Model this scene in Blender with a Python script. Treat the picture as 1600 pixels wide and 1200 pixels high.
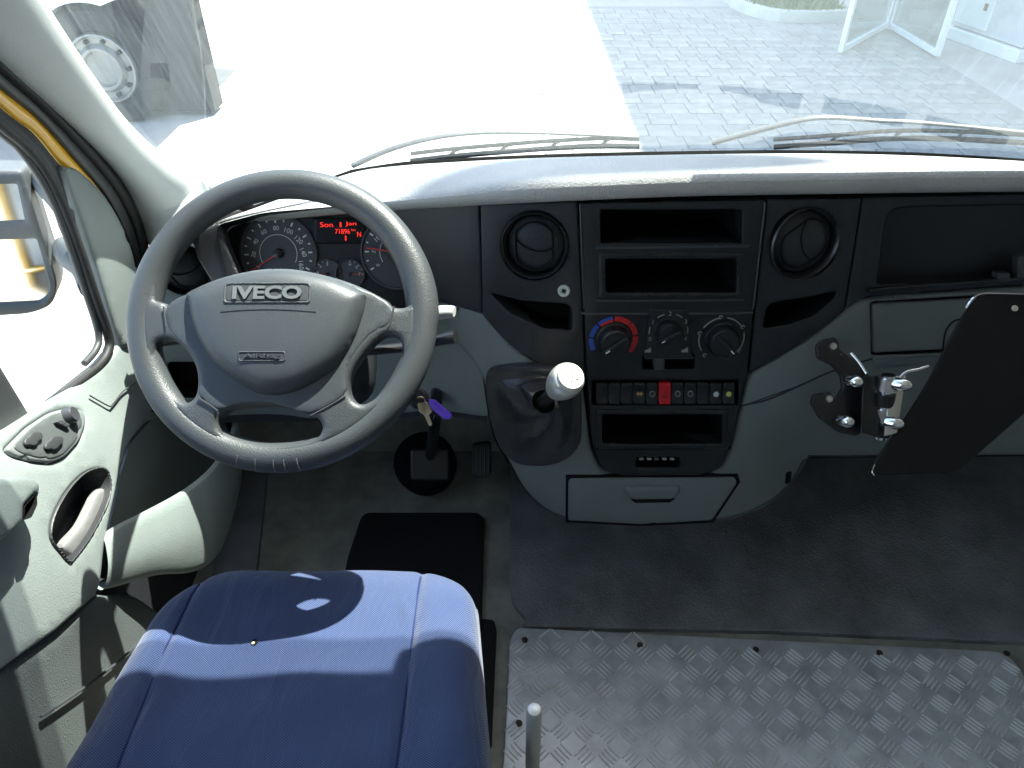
import bpy, bmesh, math, random
import numpy as np
from mathutils import Vector, Matrix
from mathutils.geometry import delaunay_2d_cdt
random.seed(7)
for o in list(bpy.data.objects): bpy.data.objects.remove(o, do_unlink=True)
scene = bpy.context.scene
COL = scene.collection

# ---------------------------------------------------------------- camera, light, exposure
CAMZ, PITCH, FPX = 1.20, math.radians(38.0), 1164.0
cd = bpy.data.cameras.new('camera'); cam = bpy.data.objects.new('camera', cd); COL.objects.link(cam)
cam.location = (0, 0, CAMZ); cam.rotation_euler = (math.radians(90) - PITCH, 0, 0)
cd.sensor_width = 36; cd.lens = 36 * FPX / 1600.0; cd.clip_start = 0.02; cd.clip_end = 400
scene.camera = cam
SUN_AZ, SUN_EL = math.radians(41), math.radians(63)          # azimuth from +Y towards +X
w = bpy.data.worlds.new('World'); scene.world = w; w.use_nodes = True
nt = w.node_tree; bg = nt.nodes['Background']
sky = nt.nodes.new('ShaderNodeTexSky'); sky.sky_type = 'NISHITA'; sky.sun_disc = False
sky.sun_elevation = SUN_EL; sky.sun_rotation = SUN_AZ; sky.air_density = 1.0; sky.dust_density = 1.5
nt.links.new(sky.outputs[0], bg.inputs[0]); bg.inputs[1].default_value = 0.15
sd = bpy.data.lights.new('sun', 'SUN'); sd.energy = 5.0; sd.angle = math.radians(0.5); sd.color = (1.0, 0.96, 0.88)
sun = bpy.data.objects.new('sun', sd); COL.objects.link(sun)
SUNV = Vector((math.sin(SUN_AZ)*math.cos(SUN_EL), math.cos(SUN_AZ)*math.cos(SUN_EL), math.sin(SUN_EL)))
sun.location = SUNV*20; sun.rotation_euler = SUNV.to_track_quat('Z', 'Y').to_euler()
vs = scene.view_settings; vs.view_transform = 'Standard'; vs.look = 'None'; vs.exposure = 2.15; vs.gamma = 1.0
vs.use_curve_mapping = False
scene.render.engine = 'CYCLES'; scene.render.resolution_x = 1024; scene.render.resolution_y = 768
scene.cycles.max_bounces = 10; scene.cycles.diffuse_bounces = 6; scene.cycles.transparent_max_bounces = 16

# ---------------------------------------------------------------- pixel rays of the 1600x1200 photograph
CP, SP = math.cos(PITCH), math.sin(PITCH)
def ray(u, v):
    a = (u-800)/FPX; b = (v-600)/FPX
    return Vector((a, CP - b*SP, -SP - b*CP))
C0 = Vector((0, 0, CAMZ))
def PZ(u, v, z): d = ray(u, v); return C0 + d*((z-CAMZ)/d.z)
def PY(u, v, y): d = ray(u, v); return C0 + d*(y/d.y)
def PX(u, v, x): d = ray(u, v); return C0 + d*(x/d.x)
def PT(u, v, t): return C0 + ray(u, v)*t
def plane(p0, n):
    p0 = Vector(p0); n = Vector(n).normalized()
    def f(u, v):
        d = ray(u, v); return C0 + d*((p0-C0).dot(n)/d.dot(n))
    return f
def mz(z): return lambda u, v: PZ(u, v, z)
def mx(x): return lambda u, v: PX(u, v, x)
class RBF:                                                    # thin-plate interpolation through control points
    def __init__(s, pts):
        a = np.array(pts, float); s.xy = a[:, :2]/1000; n = len(a)
        r = np.linalg.norm(s.xy[:, None]-s.xy[None], axis=2)
        K = np.where(r > 0, r*r*np.log(np.maximum(r, 1e-9)), 0) + np.eye(n)*1e-4
        Pm = np.hstack([np.ones((n, 1)), s.xy]); A = np.zeros((n+3, n+3))
        A[:n, :n] = K; A[:n, n:] = Pm; A[n:, :n] = Pm.T
        s.w = np.linalg.solve(A, np.concatenate([a[:, 2], np.zeros(3)]))
    def __call__(s, u, v):
        p = np.array([u, v])/1000; r = np.linalg.norm(s.xy-p, axis=1)
        k = np.where(r > 0, r*r*np.log(np.maximum(r, 1e-9)), 0)
        return float(k @ s.w[:-3] + s.w[-3] + s.w[-2]*p[0] + s.w[-1]*p[1])

# ---------------------------------------------------------------- materials
MATS = {}
def mat(name, col, rough=0.5, metal=0.0, grain=0, bump=0.0, var=0.06, vscale=6.0, spec=0.5, coat=0.0, sheen=0.0, voro=False):
    if name in MATS: return MATS[name]
    m = bpy.data.materials.new(name); m.use_nodes = True; t = m.node_tree; b = t.nodes['Principled BSDF']
    b.inputs['Roughness'].default_value = rough; b.inputs['Metallic'].default_value = metal
    b.inputs['Specular IOR Level'].default_value = spec; b.inputs['Coat Weight'].default_value = coat
    b.inputs['Sheen Weight'].default_value = sheen
    tc = t.nodes.new('ShaderNodeTexCoord')
    n = t.nodes.new('ShaderNodeTexNoise'); n.inputs['Scale'].default_value = vscale; n.inputs['Detail'].default_value = 8
    n.inputs['Roughness'].default_value = 0.65
    t.links.new(tc.outputs['Object'], n.inputs['Vector'])
    r = t.nodes.new('ShaderNodeValToRGB'); r.color_ramp.elements[0].position = 0.3; r.color_ramp.elements[1].position = 0.72
    r.color_ramp.elements[0].color = (*[c*(1-var*2) for c in col], 1); r.color_ramp.elements[1].color = (*[min(1, c*(1+var*2)) for c in col], 1)
    t.links.new(n.outputs['Fac'], r.inputs[0]); t.links.new(r.outputs[0], b.inputs['Base Color'])
    rr = t.nodes.new('ShaderNodeMapRange'); rr.inputs['To Min'].default_value = max(0.02, rough-0.08); rr.inputs['To Max'].default_value = min(1, rough+0.1)
    t.links.new(n.outputs['Fac'], rr.inputs['Value']); t.links.new(rr.outputs[0], b.inputs['Roughness'])
    if grain:
        g = t.nodes.new('ShaderNodeTexVoronoi' if voro else 'ShaderNodeTexNoise'); g.inputs['Scale'].default_value = grain
        t.links.new(tc.outputs['Object'], g.inputs['Vector'])
        bp = t.nodes.new('ShaderNodeBump'); bp.inputs['Strength'].default_value = bump; bp.inputs['Distance'].default_value = 0.002
        t.links.new(g.outputs[0], bp.inputs['Height']); t.links.new(bp.outputs[0], b.inputs['Normal'])
    MATS[name] = m; return m
def fabric(name, c1, c2, scale):
    m = mat(name, c1, 0.9, spec=0.2, sheen=0.3); t = m.node_tree; b = t.nodes['Principled BSDF']
    tc = [n for n in t.nodes if n.type == 'TEX_COORD'][0]; ramp = [n for n in t.nodes if n.type == 'VALTORGB'][0]
    hs = []
    for rot in (0, math.pi/2):
        mp = t.nodes.new('ShaderNodeMapping'); mp.inputs['Rotation'].default_value = (0, 0, rot+0.6)
        wv = t.nodes.new('ShaderNodeTexWave'); wv.inputs['Scale'].default_value = scale; wv.inputs['Distortion'].default_value = 0.4
        t.links.new(tc.outputs['Object'], mp.inputs[0]); t.links.new(mp.outputs[0], wv.inputs['Vector']); hs.append(wv)
    mu = t.nodes.new('ShaderNodeMath'); mu.operation = 'MULTIPLY'
    t.links.new(hs[0].outputs['Fac'], mu.inputs[0]); t.links.new(hs[1].outputs['Fac'], mu.inputs[1])
    mx_ = t.nodes.new('ShaderNodeMixRGB'); mx_.inputs[2].default_value = (*c2, 1)
    t.links.new(ramp.outputs[0], mx_.inputs[1]); t.links.new(mu.outputs[0], mx_.inputs[0]); t.links.new(mx_.outputs[0], b.inputs['Base Color'])
    bp = t.nodes.new('ShaderNodeBump'); bp.inputs['Strength'].default_value = 0.6; bp.inputs['Distance'].default_value = 0.001
    t.links.new(mu.outputs[0], bp.inputs['Height'])
    cn = t.nodes.new('ShaderNodeTexNoise'); cn.inputs['Scale'].default_value = 14; cn.inputs['Detail'].default_value = 3; cn.inputs['Distortion'].default_value = 1.2
    mp2 = t.nodes.new('ShaderNodeMapping'); mp2.inputs['Scale'].default_value = (1.6, .5, 1); t.links.new(tc.outputs['Object'], mp2.inputs[0]); t.links.new(mp2.outputs[0], cn.inputs['Vector'])
    b2 = t.nodes.new('ShaderNodeBump'); b2.inputs['Strength'].default_value = .55; b2.inputs['Distance'].default_value = .012
    t.links.new(cn.outputs['Fac'], b2.inputs['Height']); t.links.new(b2.outputs[0], bp.inputs['Normal']); t.links.new(bp.outputs[0], b.inputs['Normal'])
    return m
def glass(name, tint, ior=1.8):
    m = bpy.data.materials.new(name); m.use_nodes = True; t = m.node_tree; t.nodes.remove(t.nodes['Principled BSDF'])
    tr = t.nodes.new('ShaderNodeBsdfTransparent'); tr.inputs[0].default_value = (*tint, 1)
    gl = t.nodes.new('ShaderNodeBsdfGlossy'); gl.inputs['Roughness'].default_value = 0.01
    lw = t.nodes.new('ShaderNodeLayerWeight'); lw.inputs[0].default_value = .5
    pw = t.nodes.new('ShaderNodeMath'); pw.operation = 'POWER'; pw.inputs[1].default_value = 5
    t.links.new(lw.outputs['Facing'], pw.inputs[0])
    f0 = ((ior-1)/(ior+1))**2
    fr = t.nodes.new('ShaderNodeMath'); fr.operation = 'MULTIPLY_ADD'; fr.inputs[1].default_value = 1-f0; fr.inputs[2].default_value = f0
    t.links.new(pw.outputs[0], fr.inputs[0])
    mi = t.nodes.new('ShaderNodeMixShader')
    t.links.new(fr.outputs[0], mi.inputs[0]); t.links.new(tr.outputs[0], mi.inputs[1]); t.links.new(gl.outputs[0], mi.inputs[2])
    t.links.new(mi.outputs[0], t.nodes['Material Output'].inputs[0]); MATS[name] = m; return m
def dusty(m, amt):
    """thin film of dust and wiper scratches on a pane"""
    t = m.node_tree; out = t.nodes['Material Output']; src = out.inputs[0].links[0].from_socket
    df = t.nodes.new('ShaderNodeBsdfDiffuse'); df.inputs[0].default_value = (.7, .85, .9, 1)
    tl = t.nodes.new('ShaderNodeBsdfTranslucent'); tl.inputs[0].default_value = (.7, .85, .9, 1)
    ad = t.nodes.new('ShaderNodeMixShader'); ad.inputs[0].default_value = .7
    t.links.new(df.outputs[0], ad.inputs[1]); t.links.new(tl.outputs[0], ad.inputs[2])
    tc = t.nodes.new('ShaderNodeTexCoord'); mp = t.nodes.new('ShaderNodeMapping'); mp.inputs['Rotation'].default_value = (0, .7, 0); mp.inputs['Scale'].default_value = (160, 1, 6)
    n = t.nodes.new('ShaderNodeTexNoise'); n.inputs['Scale'].default_value = 1.5; n.inputs['Detail'].default_value = 4
    n2 = t.nodes.new('ShaderNodeTexNoise'); n2.inputs['Scale'].default_value = 4
    t.links.new(tc.outputs['Object'], mp.inputs[0]); t.links.new(mp.outputs[0], n.inputs['Vector']); t.links.new(tc.outputs['Object'], n2.inputs['Vector'])
    r = t.nodes.new('ShaderNodeMapRange'); r.inputs['From Min'].default_value = .45; r.inputs['From Max'].default_value = .8; r.inputs['To Min'].default_value = amt*.7; r.inputs['To Max'].default_value = amt*1.7
    t.links.new(n.outputs['Fac'], r.inputs['Value'])
    m2 = t.nodes.new('ShaderNodeMath'); m2.operation = 'MULTIPLY_ADD'; m2.inputs[1].default_value = amt*.8
    t.links.new(n2.outputs['Fac'], m2.inputs[0]); t.links.new(r.outputs[0], m2.inputs[2])
    mi = t.nodes.new('ShaderNodeMixShader'); t.links.new(m2.outputs[0], mi.inputs[0]); t.links.new(src, mi.inputs[1]); t.links.new(ad.outputs[0], mi.inputs[2])
    t.links.new(mi.outputs[0], out.inputs[0])
def emis(name, col, s):
    m = bpy.data.materials.new(name); m.use_nodes = True; b = m.node_tree.nodes['Principled BSDF']
    b.inputs['Base Color'].default_value = (*col, 1); b.inputs['Emission Color'].default_value = (*col, 1); b.inputs['Emission Strength'].default_value = s
    return m
M_grey = mat('grey_trim_plastic', (.163, .188, .182), .5, grain=420, bump=.22, var=.05)
M_door = mat('door_trim_plastic', (.26, .295, .285), .48, grain=420, bump=.25, var=.05)
M_pillar = mat('pillar_trim', (.40, .425, .42), .55, grain=500, bump=.15, var=.04)
M_pad = mat('dash_top_pad', (.43, .435, .42), .55, grain=400, bump=.4, var=.07, voro=True)
M_char = mat('charcoal_plastic', (.025, .026, .030), .48, grain=420, bump=.25, var=.1, spec=.4)
M_stack = mat('console_black_plastic', (.016, .0165, .018), .42, grain=420, bump=.18, var=.1, spec=.4)
M_black = mat('black_void', (.004, .004, .005), .7, var=.1, spec=.2)
M_satin = mat('black_satin', (.012, .012, .013), .3, var=.1)
M_wheel = mat('wheel_rubber', (.046, .052, .055), .43, grain=560, bump=.16, var=.05, voro=True)
M_hub = mat('airbag_cover_plastic', (.042, .049, .054), .46, grain=620, bump=.14, var=.06)
M_seam = mat('dark_seam', (.03, .034, .04), .8)
M_boot = mat('boot_leatherette', (.030, .030, .034), .32, grain=260, bump=.4, var=.15)
M_silver = mat('silver_satin', (.66, .65, .6), .3, metal=.55, var=.04)
M_rod = mat('bare_rod', (.62, .61, .56), .32, metal=.35, grain=120, bump=.1, var=.12)
M_steel = mat('steel', (.62, .6, .56), .28, metal=1.0, grain=120, bump=.12, var=.1)
M_chrome = mat('chrome', (.8, .8, .78), .1, metal=1.0, var=.03)
M_gloss = mat('gloss_black_board', (.006, .006, .007), .3, spec=.3, var=.3)
M_white = mat('white_mark', (.75, .75, .72), .5)
M_grmark = mat('grey_mark', (.3, .3, .29), .5)
M_red = mat('red_plastic', (.6, .012, .02), .35)
M_redp = mat('red_print', (.55, .02, .02), .5)
M_bluep = mat('blue_print', (.03, .09, .45), .5)
M_needle = mat('needle_red', (.65, .05, .04), .4)
M_purple = mat('purple_tag', (.12, .05, .55), .35)
M_brass = mat('key_metal', (.5, .42, .3), .3, metal=1)
M_floor = mat('floor_vinyl', (.29, .29, .25), .7, grain=300, bump=.3, var=.2, vscale=12)
M_mat = mat('rubber_mat', (.20, .205, .212), .6, grain=180, bump=.7, var=.22, vscale=7, voro=True)
M_matb = mat('black_carpet_mat', (.008, .008, .009), .9, grain=600, bump=.6, var=.2)
M_plate = mat('tread_aluminium', (.60, .63, .64), .38, metal=.3, grain=90, bump=.1, var=.16, vscale=14)
M_bar = mat('tread_bar_aluminium', (.9, .92, .93), .3, metal=.25, grain=90, bump=.1, var=.14, vscale=30)
M_seat = fabric('blue_seat_fabric', (.015, .035, .112), (.135, .165, .255), 150)
M_seatd = mat('seat_piping', (.01, .02, .085), .9)
M_foam = mat('foam', (.5, .45, .3), .9)
M_rub = mat('rubber_seal', (.015, .015, .016), .6, grain=200, bump=.2)
M_frame = mat('window_frame_black', (.045, .048, .05), .5)
M_yel = mat('yellow_paint', (.75, .40, .015), .25, coat=.6, var=.02)
M_mirh = mat('mirror_housing', (.07, .08, .085), .55, grain=400, bump=.2)
M_mir = mat('mirror_glass', (.85, .88, .88), .01, metal=1, var=.0)
M_lining = mat('headliner', (.58, .58, .56), .9, grain=300, bump=.2)
M_conc = mat('concrete', (.42, .41, .38), .85, grain=40, bump=.3, var=.1, vscale=1.5)
M_pave = mat('paving_block', (.33, .33, .305), .85, grain=60, bump=.3, var=.12, vscale=3)
M_kerb = mat('kerb_stone', (.55, .55, .5), .85, grain=60, bump=.3)
M_soil = mat('soil', (.1, .12, .05), .95)
M_grass = mat('grass_blade', (.10, .19, .05), .7)
M_wall = mat('building_render', (.5, .52, .52), .8, grain=80, bump=.2)
M_wht = mat('white_metal', (.78, .79, .79), .4, var=.02)
M_tyre = mat('tyre_rubber', (.02, .02, .021), .75, grain=60, bump=.3)
M_rim = mat('wheel_steel', (.26, .26, .25), .45, metal=.3)
M_vanw = mat('white_van_paint', (.8, .8, .79), .3, coat=.5, var=.02)
M_under = mat('under_body', (.02, .02, .02), .8)
G_wind = glass('windscreen_glass', (.86, .92, .90), 1.9)
dusty(G_wind, .03)
G_band = glass('tinted_glass', (.42, .46, .47), 1.5)
G_side = glass('side_glass', (.88, .93, .92), 1.5)
G_door = glass('building_glass', (.75, .82, .8), 1.7)
E_red = emis('display_red', (1, .03, .02), .28)

# ---------------------------------------------------------------- builders
ORG = {}
def thing(name, label, cat, loc=(0, 0, 0), group=None):
    o = bpy.data.objects.new(name, None); COL.objects.link(o); o.location = loc; o.empty_display_size = .02
    o['label'] = label; o['category'] = cat
    if group: o['group'] = group
    ORG[o.name] = Vector(loc); return o
def tag(o, label, cat, group=None):
    o['label'] = label; o['category'] = cat
    if group: o['group'] = group
    return o
def build(name, verts, faces, m, parent=None, smooth=True, ang=35, origin=None, bevel=0, subsurf=0, kind=None):
    """verts in world metres; parent keeps the thing's origin"""
    if parent is not None: org = ORG[parent.name]
    elif origin is not None: org = Vector(origin)
    else:
        a = np.array([tuple(p) for p in verts]); org = Vector((*(a[:, :2].min(0)+a[:, :2].max(0))/2, a[:, 2].min()))
    me = bpy.data.meshes.new(name); me.from_pydata([tuple(Vector(p)-org) for p in verts], [], faces); me.validate()
    bm = bmesh.new(); bm.from_mesh(me); bmesh.ops.recalc_face_normals(bm, faces=bm.faces); bm.to_mesh(me); bm.free()
    if smooth:
        me.polygons.foreach_set('use_smooth', [True]*len(me.polygons)); me.set_sharp_from_angle(angle=math.radians(ang))
    me.materials.append(m)
    o = bpy.data.objects.new(name, me); COL.objects.link(o)
    if parent is not None: o.parent = parent
    else: o.location = org
    ORG[o.name] = org
    if bevel:
        b = o.modifiers.new('bevel', 'BEVEL'); b.width = bevel; b.segments = 3; b.limit_method = 'ANGLE'; b.angle_limit = math.radians(40); b.harden_normals = False
    if subsurf:
        s = o.modifiers.new('sub', 'SUBSURF'); s.levels = subsurf; s.render_levels = subsurf
    if kind: o['kind'] = kind
    return o
def rnd(pts, r, n=5):
    """polygon with rounded corners; r in the units of pts (number or list)"""
    out = []; N = len(pts)
    for i in range(N):
        p0, p1, p2 = (Vector(pts[(i+k) % N][:2]) for k in (-1, 0, 1))
        rr = r[i] if isinstance(r, (list, tuple)) else r
        a = p0-p1; b = p2-p1; q = min(rr, a.length*.49, b.length*.49)
        if q < .01: out.append(tuple(p1)); continue
        A = p1+a.normalized()*q; B = p1+b.normalized()*q
        for k in range(n+1):
            t = k/n; out.append(tuple((1-t)**2*A+2*t*(1-t)*p1+t*t*B))
    return out
def cr(pts, n=8, closed=False):
    """Catmull-Rom through points of any dimension"""
    P = [np.array(p, float) for p in pts]; N = len(P); out = []
    for i in range(N if closed else N-1):
        g = (lambda k: P[k % N]) if closed else (lambda k: P[min(max(k, 0), N-1)])
        a, b, c, d = g(i-1), g(i), g(i+1), g(i+2)
        for k in range(n):
            t = k/n
            out.append(.5*((2*b)+(c-a)*t+(2*a-5*b+4*c-d)*t*t+(3*b-a-3*c+d)*t**3))
    if not closed: out.append(P[-1])
    return [tuple(float(x) for x in p) for p in out]
def dens(loop, step):
    out = []; N = len(loop)
    for i in range(N):
        a = np.array(loop[i]); b = np.array(loop[(i+1) % N]); k = max(1, int(np.linalg.norm(b-a)/step))
        for j in range(k): out.append(tuple(a+(b-a)*j/k))
    return out
def inside(pt, loop):
    x, y = pt; c = False; N = len(loop); j = N-1
    for i in range(N):
        xi, yi = loop[i]; xj, yj = loop[j]
        if (yi > y) != (yj > y) and x < (xj-xi)*(y-yi)/(yj-yi)+xi: c = not c
        j = i
    return c
def nrm(mp, u, v):
    a = mp(u+2, v)-mp(u-2, v); b = mp(u, v-2)-mp(u, v+2); n = a.cross(b).normalized()
    return n if n.dot(C0-mp(u, v)) > 0 else -n
def panel(name, outer, mp, m, parent=None, holes=(), off=0.0, th=.006, rad=0.0, step=14, hf=None, origin=None, ang=35, kind=None, close=False, bstep=None):
    """a sheet cut to a pixel outline and laid on the surface mp, edges rounded over 'rad' px (same in metres: about 0.9 mm per px)"""
    bs = bstep or min(step, 10)
    loops = [dens(list(outer), bs)]+[dens(list(h), bs) for h in holes]
    V = []; E = []
    for L in loops:
        s = len(V); V += L; E += [(s+i, s+(i+1) % len(L)) for i in range(len(L))]
    nb = len(V); segA = np.array([V[e[0]] for e in E]); segB = np.array([V[e[1]] for e in E]); segD = segB-segA
    L2 = np.maximum((segD**2).sum(1), 1e-9)
    def dist(p):
        p = np.array(p); t = np.clip(((p-segA)*segD).sum(1)/L2, 0, 1)
        return float(np.sqrt((((segA+segD*t[:, None])-p)**2).sum(1).min()))
    ok = lambda p: inside(p, loops[0]) and not any(inside(p, h) for h in loops[1:])
    pts = []
    if rad:
        for L in loops:
            N = len(L)
            for i in range(N):
                a = np.array(L[i-1]); b = np.array(L[(i+1) % N]); d = b-a; l = np.linalg.norm(d)
                if l < 1e-6: continue
                nn = np.array([-d[1], d[0]])/l
                for q in (.12, .4, 1.0):
                    for sgn in (1, -1):
                        p = tuple(np.array(L[i])+nn*sgn*q*rad)
                        if ok(p) and dist(p) > q*rad*.93: pts.append(p)
    a = np.array(loops[0]); (x0, y0), (x1, y1) = a.min(0), a.max(0)
    nx, ny = int((x1-x0)/step)+1, int((y1-y0)/step)+1
    for i in range(1, nx+1):
        for j in range(1, ny+1):
            p = (x0+(x1-x0)*(i-.5)/nx, y0+(y1-y0)*(j-.5)/ny)
            if ok(p) and dist(p) > max(step*.35, rad*1.1): pts.append(p)
    vv, _, ff, *_ = delaunay_2d_cdt([Vector(p) for p in V+pts], E, [], 0, 1e-4)
    ff = [f for f in ff if ok(tuple(sum((vv[i] for i in f), Vector((0, 0)))/3))]
    top = []; bot = []
    for p in vv:
        n = nrm(mp, p.x, p.y); q = mp(p.x, p.y); d = dist(p); h = off
        if rad:
            k = max(0, 1-d/rad); h -= rad*.0009*(1-math.sqrt(max(0, 1-k*k)))
        if hf: h += hf(p.x, p.y, d)
        top.append(q+n*h); bot.append(q-n*(th-off if not close else th-off))
    ec = {}
    for f in ff:
        for i in range(3):
            e = (f[i], f[(i+1) % 3]); ec.setdefault(tuple(sorted(e)), []).append(e)
    nV = len(top); faces = [tuple(f) for f in ff]
    for es in ec.values():
        if len(es) == 1: a, b = es[0]; faces.append((b, a, a+nV, b+nV))
    if close: faces += [tuple(i+nV for i in reversed(f)) for f in ff]
    verts = top+bot
    used = sorted({i for f in faces for i in f}); ix = {k: i for i, k in enumerate(used)}
    return build(name, [verts[i] for i in used], [tuple(ix[i] for i in f) for f in faces], m, parent, ang=ang, origin=origin, kind=kind)
def recess(name, loop, mp, depth, m, parent, off=0.0, shrink=.94, origin=None):
    """open-fronted pocket behind a hole: walls and a back"""
    L = list(loop); N = len(L); c = np.array(L).mean(0)
    fr = [mp(*p)+nrm(mp, *p)*off for p in L]; n = nrm(mp, *c)
    bk = [mp(*(c+(np.array(p)-c)*shrink))-n*depth for p in L]
    return build(name, fr+bk, [(i, (i+1) % N, N+(i+1) % N, N+i) for i in range(N)]+[tuple(range(N, 2*N))], m, parent, ang=30, origin=origin)
def frame(mp, u, v):
    o = mp(u, v); n = nrm(mp, u, v); ex = (mp(u+3, v)-o); ex -= n*ex.dot(n); s = (mp(u+1, v)-mp(u, v)).length; ex.normalize()
    return o, ex, n.cross(ex).normalized(), n, s
def lathe(name, prof, fr, m, parent=None, seg=40, sx=1, sy=1, cap=True, origin=None, subsurf=0):
    o, ex, ey, n = fr[:4]; V = []; F = []; k = len(prof)
    for i in range(seg):
        a = 2*math.pi*i/seg
        for r, h in prof: V.append(o+ex*(r*sx*math.cos(a))+ey*(r*sy*math.sin(a))+n*h)
    for i in range(seg):
        j = (i+1) % seg
        for q in range(k-1): F.append((i*k+q, j*k+q, j*k+q+1, i*k+q+1))
    if cap:
        F.append(tuple(i*k+k-1 for i in range(seg))); F.append(tuple(i*k for i in range(seg)))
    return build(name, V, F, m, parent, origin=origin, subsurf=subsurf)
def tube(name, pts, rad, m, parent=None, n=6, seg=10, flat=1.0, origin=None, closed=False, up=None):
    P = [Vector(p) for p in cr([tuple(p) for p in pts], n, closed)] if n > 1 else [Vector(p) for p in pts]
    V = []; F = []; N = len(P); ref = Vector(up) if up else Vector((0.1, 0.2, 1))
    for i, p in enumerate(P):
        t = (P[(i+1) % N]-P[i-1]) if closed else (P[min(i+1, N-1)]-P[max(i-1, 0)])
        t.normalize(); a = t.cross(ref).normalized(); b = a.cross(t)
        r = rad(i/(N-1)) if callable(rad) else rad
        for k in range(seg):
            q = 2*math.pi*k/seg; V.append(p+a*(math.cos(q)*r)+b*(math.sin(q)*r*flat))
    for i in range(N if closed else N-1):
        for k in range(seg):
            j = (i+1) % N; F.append((i*seg+k, i*seg+(k+1) % seg, j*seg+(k+1) % seg, j*seg+k))
    if not closed: F += [tuple(range(seg)), tuple((N-1)*seg+k for k in range(seg))]
    return build(name, V, F, m, parent, origin=origin, ang=50)
def loft(name, secs, m, parent=None, closed=False, caps=False, sub=0, origin=None, ang=40, solid=0, kind=None):
    k = len(secs[0]); V = [p for s in secs for p in s]; F = []
    for i in range(len(secs)-1):
        for j in range(k if closed else k-1):
            jj = (j+1) % k; F.append((i*k+j, i*k+jj, (i+1)*k+jj, (i+1)*k+j))
    if caps: F += [tuple(range(k)), tuple((len(secs)-1)*k+j for j in range(k))]
    o = build(name, V, F, m, parent, origin=origin, ang=ang, subsurf=0, kind=kind)
    if solid:
        s = o.modifiers.new('solid', 'SOLIDIFY'); s.thickness = solid; s.offset = -1
    if sub:
        s = o.modifiers.new('sub', 'SUBSURF'); s.levels = sub; s.render_levels = sub
    return o
def box(name, c, ex, ey, ez, m, parent=None, bevel=.001, origin=None):
    """c centre; ex,ey,ez half-extent vectors"""
    c = Vector(c); ex, ey, ez = Vector(ex), Vector(ey), Vector(ez)
    V = [c+ex*a+ey*b+ez*d for a in (-1, 1) for b in (-1, 1) for d in (-1, 1)]
    F = [(0, 1, 3, 2), (4, 6, 7, 5), (0, 4, 5, 1), (2, 3, 7, 6), (0, 2, 6, 4), (1, 5, 7, 3)]
    return build(name, V, F, m, parent, bevel=bevel, origin=origin, ang=30)
def text(name, s, mp, u, v, wpx, m, parent, off=.0006, depth=.0004, hpx=None, rot=0, bold=0.0, spacing=1.0, fr=None):
    cu = bpy.data.curves.new(name, 'FONT'); cu.body = s; cu.size = 1; cu.align_x = 'CENTER'; cu.align_y = 'CENTER'; cu.offset = bold
    cu.space_character = spacing; cu.resolution_u = 3; cu.extrude = .5
    ob = bpy.data.objects.new(name, cu); me = bpy.data.meshes.new_from_object(ob)
    vs_ = np.array([v_.co[:] for v_ in me.vertices]); fs = [tuple(p.vertices) for p in me.polygons]
    bpy.data.objects.remove(ob); bpy.data.curves.remove(cu); bpy.data.meshes.remove(me)
    w_ = np.ptp(vs_[:, 0]); h_ = np.ptp(vs_[:, 1]); c = (vs_.max(0)+vs_.min(0))/2
    o, ex, ey, n, sc = fr or frame(mp, u, v)
    if rot: ex, ey = ex*math.cos(rot)+ey*math.sin(rot), ey*math.cos(rot)-ex*math.sin(rot)
    if len(s) == 1 and not hpx: w_ = max(w_, .5)
    kx = wpx*sc/w_; ky = hpx*sc/h_ if hpx else kx
    return build(name, [o+ex*((p[0]-c[0])*kx)+ey*((p[1]-c[1])*ky)+n*(off+p[2]*depth) for p in vs_], fs, m, parent, smooth=False)
def rr(u0, v0, u1, v1, r): return rnd([(u0, v0), (u1, v0), (u1, v1), (u0, v1)], r)
def circ(u, v, ru, rv=None, n=32): rv = rv or ru; return [(u+ru*math.cos(2*math.pi*i/n), v+rv*math.sin(2*math.pi*i/n)) for i in range(n)]
def struct(o): o['kind'] = 'structure'; return o
# ================================================================ the place outside
GZ = -.65
def plane_sheet(name, x0, x1, y0, y1, z, m):
    return struct(build(name, [(x0, y0, z), (x1, y0, z), (x1, y1, z), (x0, y1, z)], [(0, 1, 2, 3)], m, smooth=False))
plane_sheet('ground', -150, 150, -150, 200, GZ, M_conc)
pav = plane_sheet('paving', .22, 3.88, 4.2, 9.4, GZ+.004, mat('paving_joint', (.30, .30, .28), .9))
def tile_mesh(w, l, h, bev, m):
    V = []; 
    for z, q in ((0, 0), (h-bev, 0), (h, bev)): V += [(sx*(w/2-q), sy*(l/2-q), z) for sx, sy in ((-1, -1), (1, -1), (1, 1), (-1, 1))]
    F = [(8, 9, 10, 11)]+[(k*4+i, k*4+(i+1) % 4, k*4+4+(i+1) % 4, k*4+4+i) for k in (0, 1) for i in range(4)]
    me = bpy.data.meshes.new('paving_block'); me.from_pydata(V, [], F); me.materials.append(m); return me
TW, TL = .185, .24
tm = [tile_mesh(TW-.006-.002*i, TL-.006, .007+.002*i, .003, [M_pave, mat('paving_block_dark', (.30, .30, .28), .85, grain=60, bump=.3, var=.15, vscale=5), mat('paving_block_pale', (.35, .345, .315), .85, grain=60, bump=.3, var=.15, vscale=5)][i]) for i in range(3)]
cells = []
for j in range(int(5.2/TL)):
    for i in range(int(3.66/TW)):
        x = .22+TW*(i+.5+(.25 if j % 2 else 0)); y = 4.2+TL*(j+.5)
        if x > 3.8: continue
        cells.append((y*y+x*x, x, y))
cells.sort(); seen = [c for c in cells]
po = ORG[pav.name]
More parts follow.
